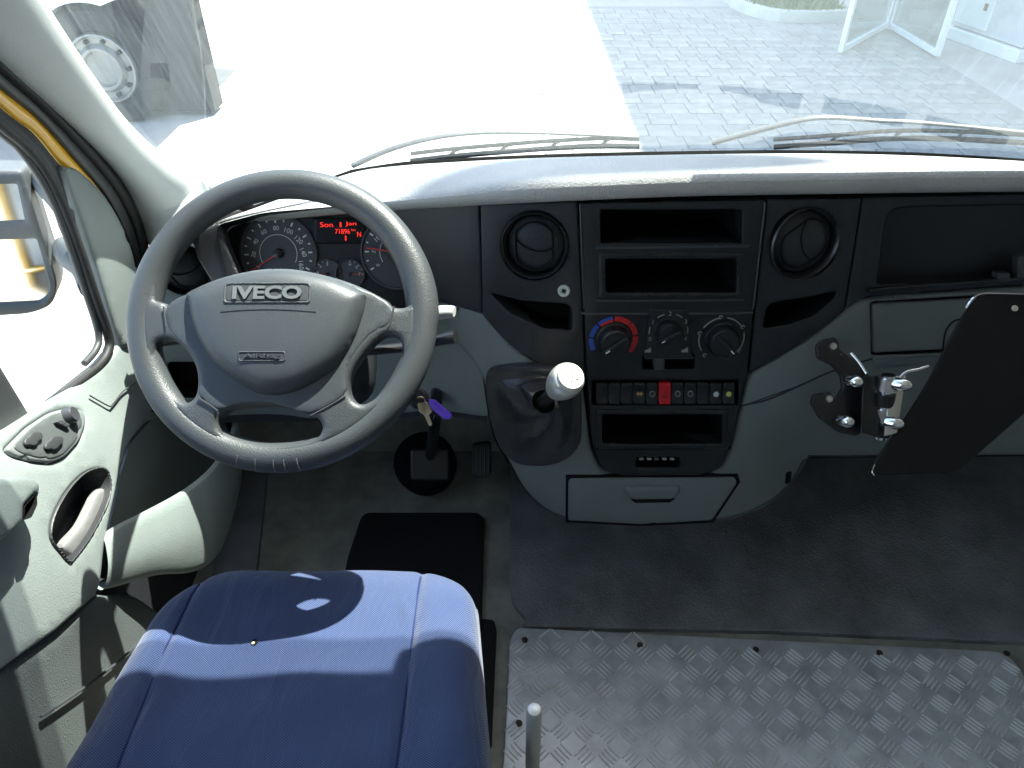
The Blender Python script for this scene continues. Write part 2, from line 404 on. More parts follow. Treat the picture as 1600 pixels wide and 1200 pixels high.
for k, (d, x, y) in enumerate(seen[:300]):
    o = bpy.data.objects.new('paving_block', random.choice(tm)); COL.objects.link(o); o.parent = pav
    o.location = Vector((x, y, GZ+.004))-po; o.rotation_euler = (random.uniform(-.006, .006), random.uniform(-.006, .006), 0)
V, F = [], []
for d, x, y in seen[300:]:
    for v_ in tm[0].vertices: V.append((x+v_.co.x, y+v_.co.y, GZ+.004+v_.co.z))
    b = len(V)-12; F += [tuple(b+i for i in p.vertices) for p in tm[0].polygons]
if V: build('far_paving_blocks', V, F, M_pave, pav, smooth=False, kind='stuff')

# planted bed with a kerb
bed = [PZ(u, v, GZ)[:2] for u, v in ((1128, -10), (1150, 14), (1200, 32), (1260, 36), (1318, 34))]
bed = cr([tuple(b) for b in bed], 6)
far = [(bed[-1][0]+.3, bed[-1][1]+3.2), (bed[0][0]-.2, bed[0][1]+3)]
N = len(bed)
ring = bed+far
kb = build('kerb', [], [], M_kerb) if False else None
kpts = bed
V = []; F = []
for i, (x, y) in enumerate(kpts):
    a = Vector(kpts[min(i+1, N-1)])-Vector(kpts[max(i-1, 0)]); nn = Vector((a.y, -a.x)).normalized()*.05
    if nn.y > 0: nn = -nn
    for q, z in ((1, GZ-.02), (1, GZ+.10), (.8, GZ+.12), (-1, GZ+.12), (-1, GZ-.02)): V.append((x+nn.x*q, y+nn.y*q, z))
for i in range(N-1):
    for j in range(4): F.append((i*5+j, i*5+j+1, i*5+5+j+1, i*5+5+j))
F += [(0, 1, 2, 3, 4), tuple((N-1)*5+j for j in range(5))]
struct(build('kerb', V, F, M_kerb))
struct(build('bed_soil', [(x, y, GZ+.09) for x, y in ring], [tuple(range(len(ring)))], M_soil, smooth=False))
V = []; F = []
for k in range(16000):
    x = random.uniform(bed[0][0]-.2, bed[-1][0]+.3); y = random.uniform(min(b[1] for b in bed), max(b[1] for b in bed)+3)
    if not inside((x, y), ring): continue
    h = random.uniform(.03, .10); a = random.uniform(0, 6.28); dx, dy = math.cos(a)*.012, math.sin(a)*.012; lx, ly = random.uniform(-.03, .03), random.uniform(-.03, .03)
    b = len(V); V += [(x-dx, y-dy, GZ+.085), (x+dx, y+dy, GZ+.085), (x+lx, y+ly, GZ+.09+h)]; F.append((b, b+1, b+2))
g = build('grass', V, F, M_grass, smooth=False, kind='stuff'); g['label'] = 'short green lawn inside the curved kerb'; g['category'] = 'grass'

# building whose shade covers the paving, with glazed door leaves and a wall cabinet
bl = thing('office_building', 'tall pale rendered building beside the paving', 'building', (9, 6, GZ))
def bx(name, x0, x1, y0, y1, z0, z1, m, par, bev=.004):
    return box(name, ((x0+x1)/2, (y0+y1)/2, (z0+z1)/2), ((x1-x0)/2, 0, 0), (0, (y1-y0)/2, 0), (0, 0, (z1-z0)/2), m, par, bev)
bx('wall', 5.1, 14, 8.2, 26, GZ, GZ+8.6, M_wall, bl)
bx('wall', 5.1, 14, -2, 6.55, GZ, GZ+8.6, M_wall, bl)
bx('lintel', 5.102, 13.9, 6.56, 8.19, GZ+2.6, GZ+8.55, M_wall, bl)
bx('canopy', 3.72, 5.09, -2, 26, GZ+8.3, GZ+8.6, M_wall, bl)
bx('plinth', 5.02, 5.098, -2, 6.5, GZ, GZ+.12, M_kerb, bl)
def glazed(name, label, a, b, h, hinge=True):
    a = Vector((a.x, a.y, GZ+.02)); b = Vector((b.x, b.y, GZ+.02)); d = (b-a); L = d.length; d.normalize(); n = Vector((-d.y, d.x, 0))
    t = thing(name, label, 'glass door', a)
    for s0, s1, z0, z1, nm in ((0, .055, 0, h, 'stile'), (L-.055, L, 0, h, 'stile'), (.056, L-.056, 0, .05, 'rail'), (.056, L-.056, h-.07, h, 'rail')):
        box(nm, a+d*((s0+s1)/2)+Vector((0, 0, (z0+z1)/2)), d*((s1-s0)/2), n*.022, Vector((0, 0, (z1-z0)/2)), M_wht, t, .003)
    box('pane', a+d*(L/2)+Vector((0, 0, h/2-.01)), d*(L/2-.05), n*.004, Vector((0, 0, h/2-.06)), G_door, t, 0)
    return t
q0, q1, q2 = PZ(1311, 86, GZ), PZ(1386, 44, GZ), PZ(1464, 92, GZ)
glazed('glass_door', 'open white framed glass door leaf next to the grass bed', q0, q1+(q0-q1)*.03, 2.2)
glazed('glass_door', 'white framed glass panel between open door leaf and cabinet', q2, q1+(q2-q1)*.03, 2.2)
cb = thing('wall_cabinet', 'grey white cabinet with a white door panel standing by glass panel', 'cabinet', PZ(1540, 70, GZ))
c0 = PZ(1478, 58, GZ); c1 = PZ(1588, 98, GZ); dd = (c1-c0); L = dd.length; dd.normalize(); nn = Vector((-dd.y, dd.x, 0))
if nn.dot(c0) < 0: nn = -nn
box('body', (c0+c1)/2+nn*.35+Vector((0, 0, 1.0)), dd*(L/2), nn*.35, (0, 0, .88), mat('cabinet_grey', (.55, .57, .6), .5), cb, .01)
box('base', (c0+c1)/2+nn*.33+Vector((0, 0, .055)), dd*(L/2+.03), nn*.37, (0, 0, .055), M_wht, cb, .01)
box('door_panel', (c0+dd*(L*.27))-nn*.006+Vector((0, 0, 1.0)), dd*(L*.23), nn*.012, (0, 0, .84), M_wht, cb, .004)
box('lock', (c0+dd*(L*.42))-nn*.02+Vector((0, 0, .35)), dd*.018, nn*.008, (0, 0, .03), M_satin, cb, .002)

# parked white van seen through the windscreen
wc = PT(163, 106, 5.25)
pv = thing('parked_van', 'white parked van with steel wheel seen through the scratched windscreen', 'van', (wc.x, wc.y+.9, GZ))
YW = wc.y
frw = (Vector((wc.x, YW-.02, wc.z)), Vector((1, 0, 0)), Vector((0, 0, 1)), Vector((0, -1, 0)))
R = .40
tyre = lathe('tyre', [(.24, -.2), (R-.02, -.21), (R, -.17), (R, -.03), (R-.025, .015), (R-.07, .03), (.26, .02), (.235, -.01)], frw, M_tyre, pv, 48, cap=False)
rim = lathe('wheel_rim', [(.236, -.01), (.228, .018), (.215, .02), (.205, -.012), (.175, -.02), (.155, .0), (.14, .03), (.12, .03), (.112, -.01), (.02, -.012)], frw, M_rim, pv, 48)
for i in range(10):
    a = 2*math.pi*i/10; o = frw[0]+Vector((math.cos(a)*.185, -.0, math.sin(a)*.185))
    lathe('wheel_nut', [(.016, -.03), (.016, .018), (.008, .024)], (o, *frw[1:]), M_satin, pv, 8)
xr = wc.x+.9
# body side: sheet with wheel arch, front end at xr, deep box behind it
arch = [(wc.x+.43*math.cos(a), wc.z+.43*math.sin(a)) for a in np.linspace(math.pi*1.02, 1.25, 16)]
zb = GZ+.62
side = [(wc.x-4.5, zb-.2), (wc.x-.43, zb-.2)]+arch+[(wc.x+.47, wc.z+.52), (wc.x+.8, wc.z+.66), (xr, GZ+1.3), (xr-.3, GZ+1.6), (xr-.9, GZ+2.5), (wc.x-4.5, GZ+2.6)]
n_ = len(side)
yb0, yb1 = YW-.06, YW+1.75
build('body', [(x, yb0, z) for x, z in side]+[(x, yb1, z) for x, z in side], [tuple(range(n_)), tuple(range(n_, 2*n_))]+[(i, (i+1) % n_, n_+(i+1) % n_, n_+i) for i in range(n_)], M_vanw, pv, ang=30)
bx('underbody_shadow', wc.x-4.4, wc.x+.66, YW+.12, YW+.32, GZ+.03, wc.z+.72, M_under, pv)  # black slab stands for the underbody and the shadow beneath the van
# unseen oval on an arm, added high above the forecourt to shade the dash top
lp = Vector((.12, .99, .80))+SUNV*7.0
lt = thing('oval_blocker', 'flat oval on a long wall arm, added out of view to shade the dash top', 'light blocker', lp)
V = []; F = []
for k, (q, z) in enumerate(((.8, .05), (1, 0), (.9, -.04))):
    V += [lp+Vector((q*.33*math.cos(a), q*.085*math.sin(a), z)) for a in np.linspace(0, 2*math.pi, 32, endpoint=False)]
F = [(k*32+i, k*32+(i+1) % 32, k*32+32+(i+1) % 32, k*32+32+i) for k in (0, 1) for i in range(32)]+[tuple(range(32)), tuple(range(64, 96))]
build('blocker_head', V, F, M_wht, lt)
tube('arm', [lp+Vector((.3, 0, .0)), lp+Vector((1.2, .05, .15)), Vector((5.1, lp.y+.2, lp.z+.4))], .012, M_wht, lt, 4)

# ================================================================ the van cab
def scrY(x, z): return 1.25-(z-.62)/1.73+.12*(1-((x-.2)/.85)**2)
def PS(u, v):
    d = ray(u, v); lo, hi = .3, 4.0
    f = lambda t: (C0+d*t).y-scrY((C0+d*t).x, (C0+d*t).z)
    for _ in range(40):
        mid = (lo+hi)/2
        if f(mid) > 0: hi = mid
        else: lo = mid
    return C0+d*lo
struct(build('floor', [(-.66, -.53, 0), (1.25, -.53, 0), (1.25, 1.28, 0), (-.66, 1.28, 0), (1.25, 1.42, .22), (-.66, 1.42, .22), (1.25, 1.44, .5), (-.66, 1.44, .5)], [(0, 1, 2, 3), (3, 2, 4, 5), (5, 4, 6, 7)], M_floor, ang=10))
cab = thing('van_cab', 'yellow van cab shell with windscreen and grey pillar trim', 'van', (.18, .3, -.2))
Z1, Z2 = 1.37, 1.47
_cx = [(150, 190), (262, 252), (318, 290), (346, 340), (395, 321), (460, 297), (548, 264), (625, 252), (700, 247), (800, 242), (900, 238.5), (1050, 235.5), (1250, 233.5), (1430, 237), (1600, 247), (1760, 261), (2100, 290)]
_cp = sorted((PS(u, v).x, PS(u, v).z) for u, v in _cx)
def ZB(x): return float(np.interp(x, [p[0] for p in _cp], [p[1] for p in _cp]))   # foot of the clear glass
def scr(name, fa, fb, m):
    X = np.linspace(-.69, 1.25, 41)
    return loft(name, [[(x, scrY(x, fa(x)+(fb(x)-fa(x))*i/6), fa(x)+(fb(x)-fa(x))*i/6) for x in X] for i in range(7)], m, cab)
ws = scr('windscreen', lambda x: ZB(x)-.03, lambda x: Z1, G_wind)
scr('tint_band', lambda x: Z1+.0005, lambda x: Z2, G_band)
# header beam, roof, rear part of the shell
secs = []
for x in np.linspace(-.72, 1.28, 13):
    y = scrY(x, 1.45); secs.append([(x, y+.03, 1.448), (x, y-.01, 1.45), (x, y-.07, 1.475), (x, y-.18, 1.55), (x, y-.28, 1.58), (x, -.55, 1.58), (x, -.55, 1.60), (x, y-.23, 1.60), (x, y, 1.49)])
loft('roof', secs, M_lining, cab, closed=True, caps=True)
bx('side_panel', -.735, -.715, -3.2, -.02, -.30, 1.46, M_yel, cab)
bx('side_panel', -.735, -.715, -.015, 1.6, -.30, .36, M_yel, cab)
bx('side_panel', 1.25, 1.27, -.54, 1.5, 0, 1.57, M_lining, cab)
bx('side_panel', -.70, -.66, -.54, -.02, 0, 1.57, M_lining, cab)
bx('side_panel', -.70, -.66, -.018, 1.0, 1.30, 1.57, M_lining, cab)
bx('rear_wall', -.655, 1.245, -.55, -.53, 0, 1.57, M_lining, cab)
secs = []
for x in np.linspace(-.70, 1.26, 41):
    zb_ = ZB(x)-.03; y = scrY(x, zb_); secs.append([(x, y+.004, zb_), (x, y+.03, zb_+.005), (x, max(y+.04, 1.48), min(.50, zb_-.06)), (x, 1.48, -.1), (x, 1.46, -.1), (x, 1.46, min(.48, zb_-.09)), (x, y-.01, zb_-.02)])
loft('firewall', secs, M_under, cab, closed=True, caps=True)
loft('screen_edge_band', [[(x, scrY(x, z)-.003, z) for z in (ZB(x)-.032, ZB(x)-.015, ZB(x))] for x in np.linspace(-.67, 1.24, 61)], M_rub, cab)
bx('door_inner_shell', -.71, -.672, -.01, 1.44, -.05, .42, M_under, cab)
# visor added out of view on the passenger side to shade the seat
sv = thing('visor_blocker', 'grey visor added out of view at the windscreen head to shade the seat', 'sun visor', (.42, .8, 1.47))
yv = scrY(.4, 1.40)-.06
vis = rnd([(.17, 1.305), (.76, 1.305), (.76, 1.475), (.22, 1.475)], .03)
k = len(vis)
build('visor_pad', [(x, yv-(z-1.40)*.4-.01, z) for x, z in vis]+[(x, yv-(z-1.40)*.4+.01, z) for x, z in vis], [tuple(range(k)), tuple(range(k, 2*k))]+[(i, (i+1) % k, k+(i+1) % k, k+i) for i in range(k)], M_lining, sv, bevel=.006)
tube('hinge_rod', [(.21, yv-.032, 1.47), (.77, yv-.032, 1.47)], .006, M_satin, sv, 1)
# A-pillar trim: rounded band between door seal and windscreen
edgeL = cr([(-160, -60), (0, 95), (72, 160), (142, 226), (190, 280), (222, 335), (234, 380), (240, 412), (243, 440)], 5)
edgeR = cr([(-20, -160), (76, 0), (140, 100), (205, 193), (262, 250), (316, 287), (322, 325), (297, 356), (268, 388)], 5)
secs = []
for i, (a, b) in enumerate(zip(edgeL, edgeR)):
    f = i/(len(edgeL)-1)
    A = PX(a[0], a[1], -.645+.05*max(0, f-.55)); B = PS(*b) if f < .62 else None
    if B is None: B = PT(b[0], b[1], PSL*(1-(f-.62)*.75)); 
    else:
        B = B+Vector((0, -.006, 0)); PSL = (B-C0).length/ray(*b).length
    n = (B-A).cross(Vector((0, -.6, 1))).normalized()
    if n.dot(C0-A) < 0: n = -n
    secs.append([A-n*.016+(A-B)*.14]+[A+(B-A)*s+n*(.030*math.sin(math.pi*min(1, max(0, s)))**.6) for s in (0, .08, .2, .35, .5, .65, .8, .92, 1)]+[B-n*.014])
loft('pillar_trim', secs, M_pillar, cab, solid=.004, sub=1)
# door-opening seals and the yellow edge of the body
def strip(name, la, lb, xa, xb, m, parent, bulge=.006):
    la, lb = cr(la, 6), cr(lb, 6); k = min(len(la), len(lb)); S = []
    for i in range(k):
        A = PX(*la[i], xa); B = PX(*lb[i], xb); n = Vector((.8, -.5, .3)).normalized()
        S.append([A-n*.01, A]+[A+(B-A)*s+n*bulge*math.sin(math.pi*s) for s in (.2, .4, .6, .8)]+[B, B-n*.01])
    return loft(name, S, m, parent, sub=1)
LA = [(-160, -60), (0, 93), (72, 158), (142, 224), (190, 280), (220, 335), (234, 392), (240, 470)]
LB = [(-160, -30), (0, 112), (66, 170), (134, 240), (180, 296), (208, 350), (222, 402), (230, 470)]
LC = [(-160, -5), (0, 134), (60, 183), (122, 252), (166, 304), (196, 360), (214, 412), (226, 470)]
LD = [(-160, 20), (0, 166), (52, 206), (96, 258), (140, 290), (186, 350), (210, 410), (224, 470)]
strip('door_seal', LA, LB, -.648, -.652, M_rub, cab, .008)
strip('seal_flange', LB, LC, -.656, -.66, M_frame, cab, .002)
strip('body_edge', LC, LD, -.668, -.675, M_yel, cab, .004)
# wipers lying at the foot of the windscreen, outside
def wiper(label, arm, blade, far_):
    t = thing('windscreen_wiper', label, 'wiper', PS(*arm[0]), 'windscreen wipers')
    o = Vector((0, .02, .006))
    tube('wiper_arm', [PS(p[0], p[1]+11)+o*1.6 for p in arm], lambda s: .009-.004*s, M_frame, t, 6, 8, .6)
    bp_ = [PS(p[0], p[1]+7)+o*.8 for p in blade]
    tube('blade_rubber', bp_, .005, M_black, t, 6, 6)
    tube('blade_frame', [p+Vector((0, .010, .010)) for p in bp_], .004, M_black, t, 6, 6)
    for p in bp_[1:-1]: tube('blade_clip', [p, p+Vector((.012, .008, .008)), p+Vector((.03, .012, .012))], .003, M_satin, t, 3, 6)
wiper('black wiper lying low behind the steering wheel side of the dash', [(548, 266), (610, 240), (680, 222), (760, 214), (860, 215), (1000, 221)], [(640, 254), (700, 247), (780, 240), (860, 234), (940, 230), (1000, 231)], 0)
wiper('wiper with raised bent arm on the passenger half of the windscreen', [(1118, 230), (1180, 214), (1250, 197), (1300, 191), (1380, 196), (1440, 199), (1520, 206), (1620, 216)], [(1212, 232), (1300, 226), (1400, 219), (1500, 220), (1640, 228)], 0)
# ================================================================ dashboard
dash = thing('dashboard', 'grey and charcoal van dashboard with centre console below the windscreen', 'dashboard', (.2, .95, 0))
BUMP = RBF([(u, v, b) for u, v, b in (
 (910, 320, 0), (1190, 320, 0), (1050, 450, 0), (920, 600, 0), (1160, 600, 0), (1040, 740, 0), (940, 740, 0), (1120, 740, 0),
 (1000, 815, .012), (1130, 812, .015), (900, 810, .015), (840, 400, .006), (760, 400, .03), (700, 400, .07), (620, 350, .12), (620, 460, .14), (560, 600, .14), (690, 560, .10),
 (740, 560, .045), (760, 480, .035), (830, 580, -.015), (800, 640, -.012), (760, 640, .02), (880, 680, -.012), (840, 740, .0), (800, 740, .03), (850, 800, .035), (770, 690, .04),
 (1255, 378, .01), (1340, 380, .03), (1500, 360, .06), (1660, 340, .08), (1330, 470, .025), (1450, 500, .05), (1640, 500, .09),
 (1220, 580, .0), (1290, 540, .01), (1240, 640, -.005), (1310, 640, .01), (1450, 600, .045), (1640, 600, .085), (1200, 760, .03), (1240, 720, .05), (1350, 700, .07), (1640, 700, .12), (1190, 700, .005),
 (400, 420, .17), (250, 450, .13), (300, 600, .16), (450, 650, .19), (230, 600, .14), (350, 350, .17))])
KST = .925+.199*.449
def DS(u, v):
    d = ray(u, v); return C0+d*((KST+BUMP(u, v))/(d.y-.199*d.z))
def DSo(o): return lambda u, v: DS(u, v)+nrm(DS, u, v)*o
# --- top pad: rounded lip, top, hidden slope to the glass
lip = [(318, 392, .64), (332, 358, .672), (400, 342, .695), (480, 333, .71), (560, 326, .723), (620, 322, .735), (700, 317, .758), (800, 311, .785), (900, 306, .797), (1050, 300, .80), (1200, 297, .80), (1400, 294, .80), (1600, 292, .80), (1760, 293, .80), (2040, 297, .80), (2330, 303, .80)]
crest = [(312, 385), (336, 349), (395, 325), (460, 301), (548, 268), (625, 257), (700, 252), (800, 247), (900, 243.5), (1050, 240.5), (1250, 238.5), (1430, 242), (1600, 252), (1760, 264), (2040, 280), (2330, 292)]
ct = [1.17, 1.16, 1.155, 1.15, 1.14, 1.13, 1.115, 1.10, 1.08, 1.085, 1.09, 1.10, 1.11, 1.12, 1.11, 1.09]
lp_, cr_ = cr([(*a,) for a in lip], 4), cr([(*c, t) for c, t in zip(crest, ct)], 4)
secs = []
for a, c in zip(lp_, cr_):
    L = PZ(*a); K = PT(*c); d = K-L; h = Vector((0, 1, 0)) if d.y > .02 else Vector((.3, .95, 0))
    q = Vector((0, 0, 1))
    g = min(1, d.length/.15)
    secs.append([L+Vector((0, .05, -.016)), L+Vector((0, .014, -.015)), L+Vector((0, .001, -.006)), L+Vector((0, -.004, .004)), L+Vector((0, -.003, .0125*g+.002)), L+Vector((0, .004, .0185*g+.002)), L+Vector((0, .014, .021*g+.002)), L+d*.3+q*.0185*g, L+d*.55+q*.0135*g, L+d*.8+q*.007*g, K, K+Vector((0, .025, -.014)), K+Vector((0, .08, -.05)), Vector((K.x, scrY(K.x, min(.66, ZB(K.x)-.02))+.002, min(.66, ZB(K.x)-.02)))])
pad = loft('top_pad', secs, M_pad, dash, sub=1)
# defroster slots sunk in the slope behind the crest (seen mirrored in the glass)
for u0, u1 in ((1010, 1150), (1185, 1335), (1375, 1520), (1560, 1700), (820, 960), (640, 780)):
    a = PT(u0, 242, 1.085); b = PT(u1, 242, 1.085); o = Vector((0, .145, -.080)); e = Vector((0, .024, -.0125))
    ov = Vector((0, .002, .006))
    V = [a+o+ov, b+o+ov, b+o+e+ov, a+o+e+ov]; V += [p-Vector((0, 0, .008)) for p in V]
    build('defroster_slot', V, [(0, 1, 2, 3), (4, 5, 6, 7), (0, 1, 5, 4), (1, 2, 6, 5), (2, 3, 7, 6), (3, 0, 4, 7)], M_black, dash, bevel=.002)
# unseen blind added to shade the tread plate; edge follows sun over lip
bot = []
for a in lp_:
    g = PZ(*a)+Vector((0, -.004, .004)); lo, hi = 0, 2.0
    for _ in range(40):
        mid = (lo+hi)/2; q = g+SUNV*mid
        if q.y > scrY(q.x, q.z)-.05: hi = mid
        else: lo = mid
    q = g+SUNV*lo; bot.append((q.x, q.z-.004))
bot.sort(); zbl = lambda x: float(np.interp(x, [b[0] for b in bot], [b[1] for b in bot]))
bv = thing('blind_blocker', 'grey blind added out of view on the passenger half to keep sun off the tread plate', 'sun blind', (.74, .8, 1.47))
X = np.linspace(.33, 1.24, 24)
loft('blocker_sheet', [[(x, scrY(x, z)-.05, z) for z in (zbl(x), zbl(x)*.66+1.46*.34, zbl(x)*.33+1.46*.67, 1.46)] for x in X], M_lining, bv, solid=.002)
tube('blocker_bar', [(x, scrY(x, zbl(x)+.008)-.055, zbl(x)+.008) for x in X], .005, M_satin, bv, 1)
# --- charcoal fascia panels
stack = rnd([(906, 316), (1193, 312), (1175, 478), (1166, 582), (1152, 640), (1142, 690), (1126, 728), (1098, 739), (968, 740), (938, 728), (924, 690), (916, 600), (912, 480)], [4, 4, 3, 3, 10, 20, 30, 30, 30, 30, 20, 10, 3])
s1 = rr(938, 326, 1157, 378, 3); s2 = rr(944, 400, 1149, 455, 5); s3 = rr(938, 643, 1128, 690, 4)
swr = rr(924, 592, 1152, 630, 2); con = rr(993, 711, 1061, 727, 5); sld = rr(1003, 551, 1084, 574, 4)
V_L, V_R = (836, 383), (1255, 379)
pk1 = rnd([(768, 457), (820, 470), (886, 474), (893, 482), (893, 515), (850, 512), (800, 490)], 5); pk2 = rnd([(1191, 512), (1196, 482), (1204, 472), (1270, 462), (1305, 454), (1303, 464), (1270, 492), (1230, 506)], 5)
panel('console_panel', stack, DS, M_stack, dash, [s1, s2, s3, swr, con, sld], off=.007, th=.03, rad=3, step=22, ang=40)
for nm, lo, dp in (('storage_slot', s1, .11), ('storage_slot', s2, .11), ('storage_slot', s3, .11), ('connector_bay', con, .03), ('slider_bay', sld, .012)):
    recess(nm, lo, DS, dp, M_black, dash, .006)
def band(name, lo_o, lo_i, off, m, par=dash, th=.004, rad=2): return panel(name, lo_o, DS, m, par, [lo_i], off=off, th=th, rad=rad, step=10)
band('slot_frame', rr(935, 392, 1158, 463, 6), rr(945, 401, 1148, 454, 5), .0095, M_satin)
band('slot_frame', rr(930, 636, 1136, 697, 5), rr(939, 644, 1127, 689, 4), .0095, M_satin)
def bar(name, a, b, wpx, off, m, par=dash, mp=None):
    mp = mp or DS; a, b = Vector(a), Vector(b); d = (b-a).normalized(); n = Vector((-d.y, d.x))*wpx/2
    return panel(name, [tuple(a+n), tuple(b+n), tuple(b-n), tuple(a-n)], mp, m, par, off=off, th=.004, rad=wpx*.45, step=20)
M_line = mat('edge_plastic', (.05, .052, .058), .35)
bar('trim_ridge', (930, 385), (1168, 382), 3, .009, M_line); bar('trim_ridge', (930, 467), (1160, 465), 3, .009, M_line)
bar('trim_ridge', (908, 487), (1012, 487), 3, .009, M_line); bar('trim_ridge', (1075, 487), (1174, 486), 3, .009, M_line)
bar('trim_ridge', (926, 698), (1140, 696), 4, .008, M_black)
bar('trim_ridge', (907, 318), (912, 480), 3, .009, M_line); bar('trim_ridge', (1192, 315), (1174, 480), 3, .009, M_line)
panel('blower_panel', rnd([(1013, 479), (1072, 479), (1080, 556), (1005, 556)], 3), DS, M_stack, dash, off=.0105, th=.004, rad=2)
pL = rnd([(752, 318), (902, 314), (910, 480), (914, 598), (880, 590), (830, 562), (790, 532), (756, 492)], [3, 3, 2, 3, 12, 30, 30, 6])
pR = rnd([(1197, 311), (1344, 309), (1330, 400), (1316, 486), (1270, 522), (1210, 560), (1170, 580), (1179, 480)], [3, 3, 10, 6, 30, 30, 3, 2])
panel('vent_panel', pL, DS, M_char, dash, [circ(*V_L, 52, 54), pk1], off=.004, th=.03, rad=3, step=16)
panel('vent_panel', pR, DS, M_char, dash, [circ(*V_R, 52, 54), pk2], off=.004, th=.03, rad=3, step=16)
recess('storage_pocket', pk1, DS, .05, M_black, dash, .003, .9); recess('storage_pocket', pk2, DS, .05, M_black, dash, .003, .9)
panel('fascia', rnd([(600, 322), (749, 316), (754, 490), (690, 472), (640, 470), (600, 470)], 4), DS, M_char, dash, off=.002, th=.02, rad=3, step=16)
shelf = rnd([(1385, 324), (1640, 318), (1640, 428), (1368, 444)], [25, 3, 3, 8])
panel('fascia', rnd([(1347, 308), (1680, 300), (1680, 437), (1350, 463), (1320, 484), (1334, 400)], 5), DS, M_char, dash, [shelf], off=.003, th=.03, rad=3, step=18)
recess('passenger_shelf', shelf, DS, .022, M_stack, dash, .002, .985)
tube('shelf_edge', [DSo(.006)(u, v) for u, v in ((1352, 452), (1450, 444), (1560, 436), (1680, 428))], .004, M_satin, dash, 4, 8)
panel('shelf_latch', rr(1584, 398, 1606, 437, 3), DSo(.005), M_line, dash, off=.004, th=.012, rad=2)
panel('shelf_catch', rr(1552, 424, 1572, 438, 2), DSo(.005), M_line, dash, off=.004, th=.012, rad=2)
# --- air vents
def vent(u, v, r, mp, sy=1.0, turn=0.0, mring=None):
    f = frame(mp, u, v); s = f[4]; r *= s
    fr_ = (f[0], f[1]*math.cos(turn)+f[2]*math.sin(turn), f[2]*math.cos(turn)-f[1]*math.sin(turn), f[3])
    vt = lathe('air_vent', [(r*1.03, -.02), (r*1.04, .006), (r*1.0, .0085), (r*.955, .006), (r*.9, -.004), (r*.88, -.02)], fr_, mring or M_satin, dash, 48, sy=sy)
    lathe('flap_disc', [(r*.875, -.018), (r*.87, -.004), (r*.6, .004), (r*.2, .0065)], fr_, M_char, vt, 48, sy=sy)
    # raised lens-shaped shutter outline and its parting line
    lo = []
    for a in np.linspace(0, 2*math.pi, 48, endpoint=False):
        x, y = r*.69*math.cos(a), r*.74*math.sin(a)
        lo.append(fr_[0]+fr_[1]*max(-r*.58, min(r*.58, x))+fr_[2]*(y*sy)+fr_[3]*(.0025+.004*(1-(x*x+y*y)/(r*r))))
    tube('shutter_rim', lo, .0013, M_black, vt, 1, 6, closed=True)
    tube('shutter_line', [fr_[0]+fr_[1]*(x*r)+fr_[2]*(y*r*sy)+fr_[3]*.0068 for x, y in ((-.58, .28), (-.35, .02), (0, -.13), (.3, -.15), (.58, -.05))], .0012, M_black, vt, 4, 6)
    return vt
vent(*V_L, 50, DS); vent(*V_R, 50, DS, turn=-.9)
# --- heater controls
def knob(u, v, r, ang):
    f = frame(DS, u, v); s = f[4]; R_ = r*s; o = f[0]+f[3]*.008
    k = lathe('heater_knob', [(R_*1.15, -.002), (R_*1.13, .003), (R_*1.0, .004), (R_*.95, .017), (R_*.86, .02), (R_*.4, .0205)], (o, *f[1:4]), M_satin, dash, 40)
    d = f[1]*math.cos(ang)+f[2]*math.sin(ang); e = f[3].cross(d)
    box('knob_grip', o+f[3]*.021, d*R_*.8, e*R_*.16, f[3]*.004, M_stack, k, .002)
    box('knob_pointer', o+f[3]*.0255+d*R_*.62, d*R_*.14, e*R_*.04, f[3]*.0007, M_white, k, 0)
    return f, R_
def arc(name, f, R_, a0, a1, w_, m, h=.0086):
    o, ex, ey, n, s = f; A = np.linspace(math.radians(a0), math.radians(a1), 9); V = []
    for a in A:
        for q in (R_, R_+w_): V.append(o+(ex*math.cos(a)+ey*math.sin(a))*q+n*h)
    V += [p-n*.0012 for p in V]; k = len(V)//2; F = []
    for i in range(8): F += [(2*i, 2*i+1, 2*i+3, 2*i+2), (2*i+1+k, 2*i+k, 2*i+2+k, 2*i+3+k), (2*i, 2*i+2, 2*i+2+k, 2*i+k), (2*i+1, 2*i+3, 2*i+3+k, 2*i+1+k)]
    return build(name, V, F, m, dash, smooth=False)
f, R_ = knob(957, 526, 25, math.radians(215)); s = f[4]
for a0, a1 in ((212, 178), (174, 140)): arc('cold_mark', f, 31*s, a0, a1, 7*s, M_bluep)
arc('cold_mark', f, 33*s, 136, 98, 5*s, M_bluep); arc('hot_mark', f, 28*s, 134, 96, 5*s, M_redp)
for a0, a1 in ((92, 50), (46, 12), (8, -38)): arc('hot_mark', f, 30*s, a0, a1, 8*s, M_redp)
f, R_ = knob(1042, 513, 21, math.radians(210)); s = f[4]
for i, tx in enumerate('01234'):
    a = math.radians(205-i*57); g = f[0]+f[1]*math.cos(a)*30*s+f[2]*math.sin(a)*30*s
    text('blower_number', tx, DS, 0, 0, 5, M_grmark, dash, off=.0115, fr=(g, *f[1:]))
    if i < 4: arc('blower_mark', f, 29*s, 205-i*57-18, 205-i*57-40, 1.6*s, M_grmark, .0118)
f, R_ = knob(1125, 526, 25, math.radians(-45)); s = f[4]
for i in range(4): arc('airflow_mark', f, 34*s, 215-i*66, 215-i*66-46, 1.6*s, M_grmark)
for i in range(5):
    a = math.radians(225-i*66+6); g = f[0]+f[1]*math.cos(a)*36*s+f[2]*math.sin(a)*36*s
    arc('airflow_symbol', (g, *f[1:]), 1.6*s, 0, 300, 1.6*s, M_grmark)
